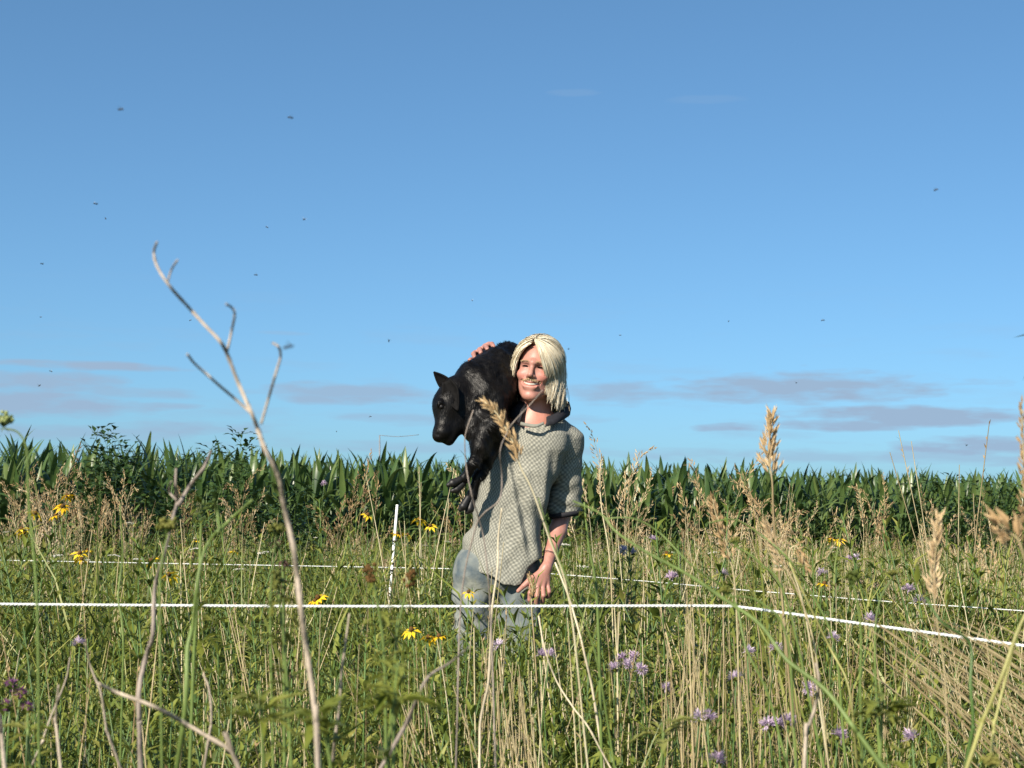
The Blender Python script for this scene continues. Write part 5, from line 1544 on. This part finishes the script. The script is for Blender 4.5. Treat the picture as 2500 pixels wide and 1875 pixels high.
# ------------------------------------------------------------------ wildflowers one can count
def petal_mesh(seed):
    r = random.Random(seed); pb = PB(); n_ = r.choice((9, 10, 11))
    for i in range(n_):
        a = 6.283 * i / n_ + r.uniform(-.15, .15)
        pb.leaf((math.cos(a) * .008, math.sin(a) * .008, 0), [math.cos(a), math.sin(a), r.uniform(-.55, .1)], r.uniform(.024, .034), .013, 0, fold=.12, droop=.25)
    return pb.mesh('petals', [M['yellow']])
PETALS = [petal_mesh(i) for i in range(4)]
pb = PB(); pb.blob((0, 0, .005), (.0085, .0085, .009), 0, 8, 6); CONE = pb.mesh('cone', [M['disk']])
def berg_mesh(seed):
    r = random.Random(seed); pb = PB()
    for i in range(44):
        a = r.uniform(0, 6.28); e = r.uniform(-.15, 1.3); d = np.array([math.cos(a) * math.cos(e), math.sin(a) * math.cos(e), math.sin(e)])
        L = r.uniform(.018, .033); p = d * .006
        pb.leaf(p, d, L, .0058, 0, fold=.2, droop=r.uniform(-.2, .5)); pb.leaf(p + d * L * .5, d + [0, 0, .5], L * .6, .0045, 0)
    return pb.mesh('florets', [M['lav']])
BERG = [berg_mesh(i) for i in range(4)]
pb = PB(); pb.blob((0, 0, -.002), (.009, .009, .008), 0, 8, 5)
for i in range(7): pb.leaf((0, 0, -.006), [math.cos(i * .9), math.sin(i * .9), .1], .026, .009, 0)
CALYX = pb.mesh('calyx', [M['forb']])
pb = PB()
for i in range(60):
    d = nrm([random.gauss(0, 1), random.gauss(0, 1), random.gauss(.4, .7)]); pb.leaf(d * .004, d, .012, .003, 0)
CLOV = pb.mesh('florets', [M['clover']])
def y_horizon(x): return 1100.7 + .0166 * (x - 1106)
def flower(name, x, y, label, cat, group, head, extra, Y=None, sc=1.0, tilt=.35):
    if Y is None: Y = min(13.5, max(3.2, .31 * PXM / max(8, y - y_horizon(x))))
    Y *= .84
    p = D(x, y, Y)
    r = random.Random(int(x * 7 + y))
    base = np.array([p[0] + r.uniform(-.08, .08), p[1] + r.uniform(-.02, .08), 0])
    root = empty(name, base); tag(root, label, cat, group)
    pb = PB(); q = catmull([base, base * .5 + p * .5 + [r.uniform(-.03, .03), 0, 0], p - [0, 0, .004]], 5)
    pb.tube(q, [.0028 - .0012 * i / len(q) for i in range(len(q))], 4, 0)
    for i in range(8):
        t = q[int(2 + i * .9) % len(q)]; a = r.uniform(0, 6.28); pb.leaf(t, [math.cos(a), math.sin(a), .5], r.uniform(.05, .09), .016, 1)
    link('stem', pb.mesh('stem', [M['stem_d'], M['forb']]), root)
    rot = Euler((r.uniform(-tilt, tilt) + .35, r.uniform(-tilt, tilt), r.uniform(0, 6.28)))
    for nm_, me in ((head.name.split('.')[0], head), (extra.name.split('.')[0], extra)):
        o = bpy.data.objects.new(nm_, me); COL.objects.link(o); o.parent = root
        o.matrix_parent_inverse = root.matrix_basis.inverted()
        o.location = p; o.rotation_euler = rot; o.scale = (sc,) * 3
YF = [(172, 1196, 'left bloom of the big yellow pair on the thin rope', None, 1.2), (188, 1190, 'right bloom of the big yellow pair on the thin rope', None, 1.1), (175, 1210, 'lower bloom under the big yellow pair on the thin rope', None, 1.1),
      (328, 1212, 'yellow flower on the thin rope left of the grey stalk', None, 1.1), (424, 1168, 'yellow flower just right of the grey forked stalk', None, 1.1), (76, 1110, 'yellow flower near the left edge below the shrub', 8.5, 1.1),
      (135, 1095, 'yellow flower below the dark shrub at left', 8.5, 1.1), (48, 1145, 'yellow flower by the left edge above the thin rope', 8, 1.1), (55, 1152, 'second yellow flower by the left edge above the thin rope', 8, 1), (146, 1072, 'highest yellow flower below the dark shrub', 9, 1.1), (120, 1115, 'small yellow flower between shrub and thin rope', 8.5, 1),
      (366, 1243, 'yellow flower below the thin rope by the grey stalk', None, 1), (505, 1192, 'yellow flower left of the tall bare stalk above the thin rope', None, 1), (688, 1292, 'bright yellow flower just above the near rope right of the bare stalk', 6.5, 1),
      (889, 1362, 'yellow flower below the near rope, left one of the row', 4.6, 1), (925, 1378, 'yellow flower below the near rope, middle one of the row', 4.6, .9), (948, 1376, 'yellow flower below the near rope, right one of the row', 4.6, .9),
      (794, 1113, 'yellow flower before the corn left of the post top', 10.5, 1.2), (906, 1124, 'larger yellow flower before the corn right of the post', 10, 1.35), (930, 1137, 'smaller yellow flower beside the larger one right of the post', 10, 1.1),
      (858, 1154, 'yellow flower touching the white post', 10.5, 1.1), (880, 1156, 'yellow flower just right of the white post', 10.5, 1), (1440, 1197, 'yellow flower among the lavender ones right of the sleeve', 8, 1), (1795, 1165, 'yellow flower before the corn at right, left of two', 12, 1.3), (1815, 1168, 'yellow flower before the corn at right, right of two', 12, 1.2),
      (1780, 1262, 'small yellow flower beside a lavender bloom at right', 7, .9), (680, 1300, 'small yellow flower touching the near rope', 6.5, .8), (1012, 1280, 'yellow flower before the trouser leg', 5, .8)]
for i, (x, y, lb, Y, sc) in enumerate(YF): flower('yellow_coneflower', x, y, lb, 'wildflower', 'yellow coneflowers', PETALS[i % 4], CONE, Y, sc * (.78 if (Y or 9) < 5.5 else 1.08))
LF = [(1345, 1190, 'lavender bloom nearest the elbow of the person', 8), (1368, 1196, 'lavender bloom second from the elbow', 8), (1410, 1166, 'highest lavender bloom right of the sleeve', 9), (1776, 1240, 'lavender bloom above the thin rope at right', 7), (1836, 1210, 'lavender bloom before the corn at right', 9), (1850, 1206, 'second lavender bloom before the corn at right', 9),
      (1960, 1275, 'lavender bloom above the thin rope near the broad brown seed head', 6), (1985, 1300, 'lavender bloom on the thin rope near the broad brown seed head', 6), (1328, 1446, 'left bloom of the large lavender cluster below the near rope', 4.6), (1345, 1424, 'top bloom of the large lavender cluster below the near rope', 4.7), (1372, 1420, 'upper right bloom of the large lavender cluster', 4.7), (1384, 1448, 'right bloom of the large lavender cluster below the near rope', 4.6), (1355, 1440, 'middle bloom of the large lavender cluster', 4.65),
      (1168, 1418, 'lavender bloom below the hand, left of two', 4.4), (1186, 1416, 'lavender bloom below the hand, right of two', 4.4), (1438, 1490, 'single lavender bloom right of the large cluster', 4.2), (1510, 1552, 'lavender bloom by the pale straw clump, left of two', 3.8), (1528, 1552, 'lavender bloom by the pale straw clump, right of two', 3.8), (1660, 1566, 'left bloom of the lavender row at lower right', 3.7), (1680, 1568, 'middle bloom of the lavender row at lower right', 3.7), (1702, 1560, 'right bloom of the lavender row at lower right', 3.7),
      (1810, 1592, 'lavender bloom right of the bent pale stalk', 3.5), (1970, 1594, 'lavender bloom near the bottom right by the leaning straw', 3.4), (1550, 1643, 'lowest lavender bloom at the bottom edge', 3.4), (1800, 1380, 'lavender bloom just below the near rope at right', 4.8), (1615, 1410, 'lavender bloom below the bend of the near rope, left', 4.5), (1675, 1402, 'lavender bloom below the bend of the near rope, right', 4.5), (1880, 1342, 'lavender bloom touching the near rope at right', 5), (1745, 1490, 'lavender bloom behind the bent pale stalk', 4),
      (1450, 1248, 'pale lavender bloom right of the hand', 7), (1560, 1240, 'pale lavender bloom behind the green arching stem', 7), (1075, 1395, 'pale lavender bloom before the trousers', 4.8), (700, 1045, 'far lavender bloom before the corn right of the bare stalk', 14), (172, 1392, 'pale blue flower low at the left', 4.6), (1590, 1465, 'pale lavender bloom beside the straw clump', 4.2)]
for i, (x, y, lb, Y) in enumerate(LF): flower('bergamot_flower', x, y, lb, 'wildflower', 'lavender bergamot flowers', BERG[i % 4], CALYX, Y, .60 if Y < 5 else .8)
CF = [(44, 1498, 'purple clover head at the lower left, topmost of three', 2.8), (14, 1524, 'purple clover head at the lower left, leftmost of three', 2.8), (60, 1528, 'purple clover head at the lower left, rightmost of three', 2.8), (24, 1478, 'dull purple clover head at the left edge', 2.8)]
for x, y, lb, Y in CF: flower('clover_flower', x, y, lb, 'wildflower', 'purple clover heads', CLOV, CALYX, Y, .8)

# ------------------------------------------------------------------ flies in the air
M['fly'] = plain_mat('fly_body', (.02, .022, .026), .5, .4, .3, 200)
m, n, l, out = mat_new('fly_wing')
b = n.new('ShaderNodeBsdfPrincipled'); b.inputs['Base Color'].default_value = (.35, .38, .42, 1); b.inputs['Alpha'].default_value = .45; b.inputs['Roughness'].default_value = .3
l.new(b.outputs[0], out.inputs[0]); M['wing'] = m
pb = PB(); pb.blob((-.0022, 0, 0), (.0011, .0011, .0022), 0, 6, 5, axis=(1, 0, 0)); pb.blob((.0010, 0, .0002), (.0012, .0012, .0014), 0, 6, 5, axis=(1, 0, 0)); pb.blob((.0027, 0, 0), (.0009, .0010, .0008), 0, 6, 4, axis=(1, 0, 0))
FB = pb.mesh('fly_body', [M['fly']])
pb = PB(); pb.leaf((.001, .0005, .001), [-.5, 1, .45], .005, .0022, 0, fold=.02, droop=0); WL = pb.mesh('wing', [M['wing']])
pb = PB(); pb.leaf((.001, -.0005, .001), [-.5, -1, .45], .005, .0022, 0, fold=.02, droop=0); WR_ = pb.mesh('wing', [M['wing']])
FL = [(261, 236, 13, 'fly highest in the sky at the left'), (627, 254, 11, 'fly high in the sky left of centre'), (206, 440, 9, 'upper fly of the close pair at the left'), (228, 472, 8, 'lower fly of the close pair at the left'), (657, 474, 9, 'fly above the twigs of the bare stalk'), (577, 491, 6, 'tiny fly left of the fly above the twigs'),
      (91, 570, 7, 'small fly far left at the height of the stalk tip'), (553, 594, 7, 'small fly above the hooked twig'), (624, 749, 19, 'largest fly beside the curved twig of the bare stalk'), (2022, 410, 10, 'lone fly high in the sky at the right'), (1777, 692, 7, 'small fly in the right half of the sky'), (1720, 827, 6, 'small fly over the long grey cloud'),
      (1020, 649, 5, 'tiny fly above the back of the calf'), (1228, 754, 8, 'fly just right of the blond hair'), (840, 736, 8, 'fly left of the calf'), (85, 833, 7, 'small fly over the left clouds'), (110, 802, 6, 'tiny fly on the left cloud streak'), (411, 692, 5, 'tiny fly touching the main bare stalk'), (1340, 724, 5, 'tiny fly right of the person high up'), (2088, 962, 6, 'tiny fly low over the corn at right'), (800, 900, 5, 'tiny fly low between stalk and calf'), (727, 932, 5, 'tiny fly just over the corn'), (1574, 694, 4, 'tiniest fly in the right half of the sky'), (88, 685, 4, 'tiniest fly by the left edge')]
rf = random.Random(11)
for x, y, px_, lb in FL:
    Y = min(4.5, .0062 * PXM / px_); o = empty('fly', D(x, y, Y)); tag(o, lb, 'fly', 'flies in the air')
    o.rotation_euler = (rf.uniform(-.5, .5), rf.uniform(-.5, .5), rf.uniform(0, 6.28))
    for nm_, me in (('body', FB), ('wing', WL), ('wing', WR_)):
        c = bpy.data.objects.new(nm_, me); COL.objects.link(c); c.parent = o
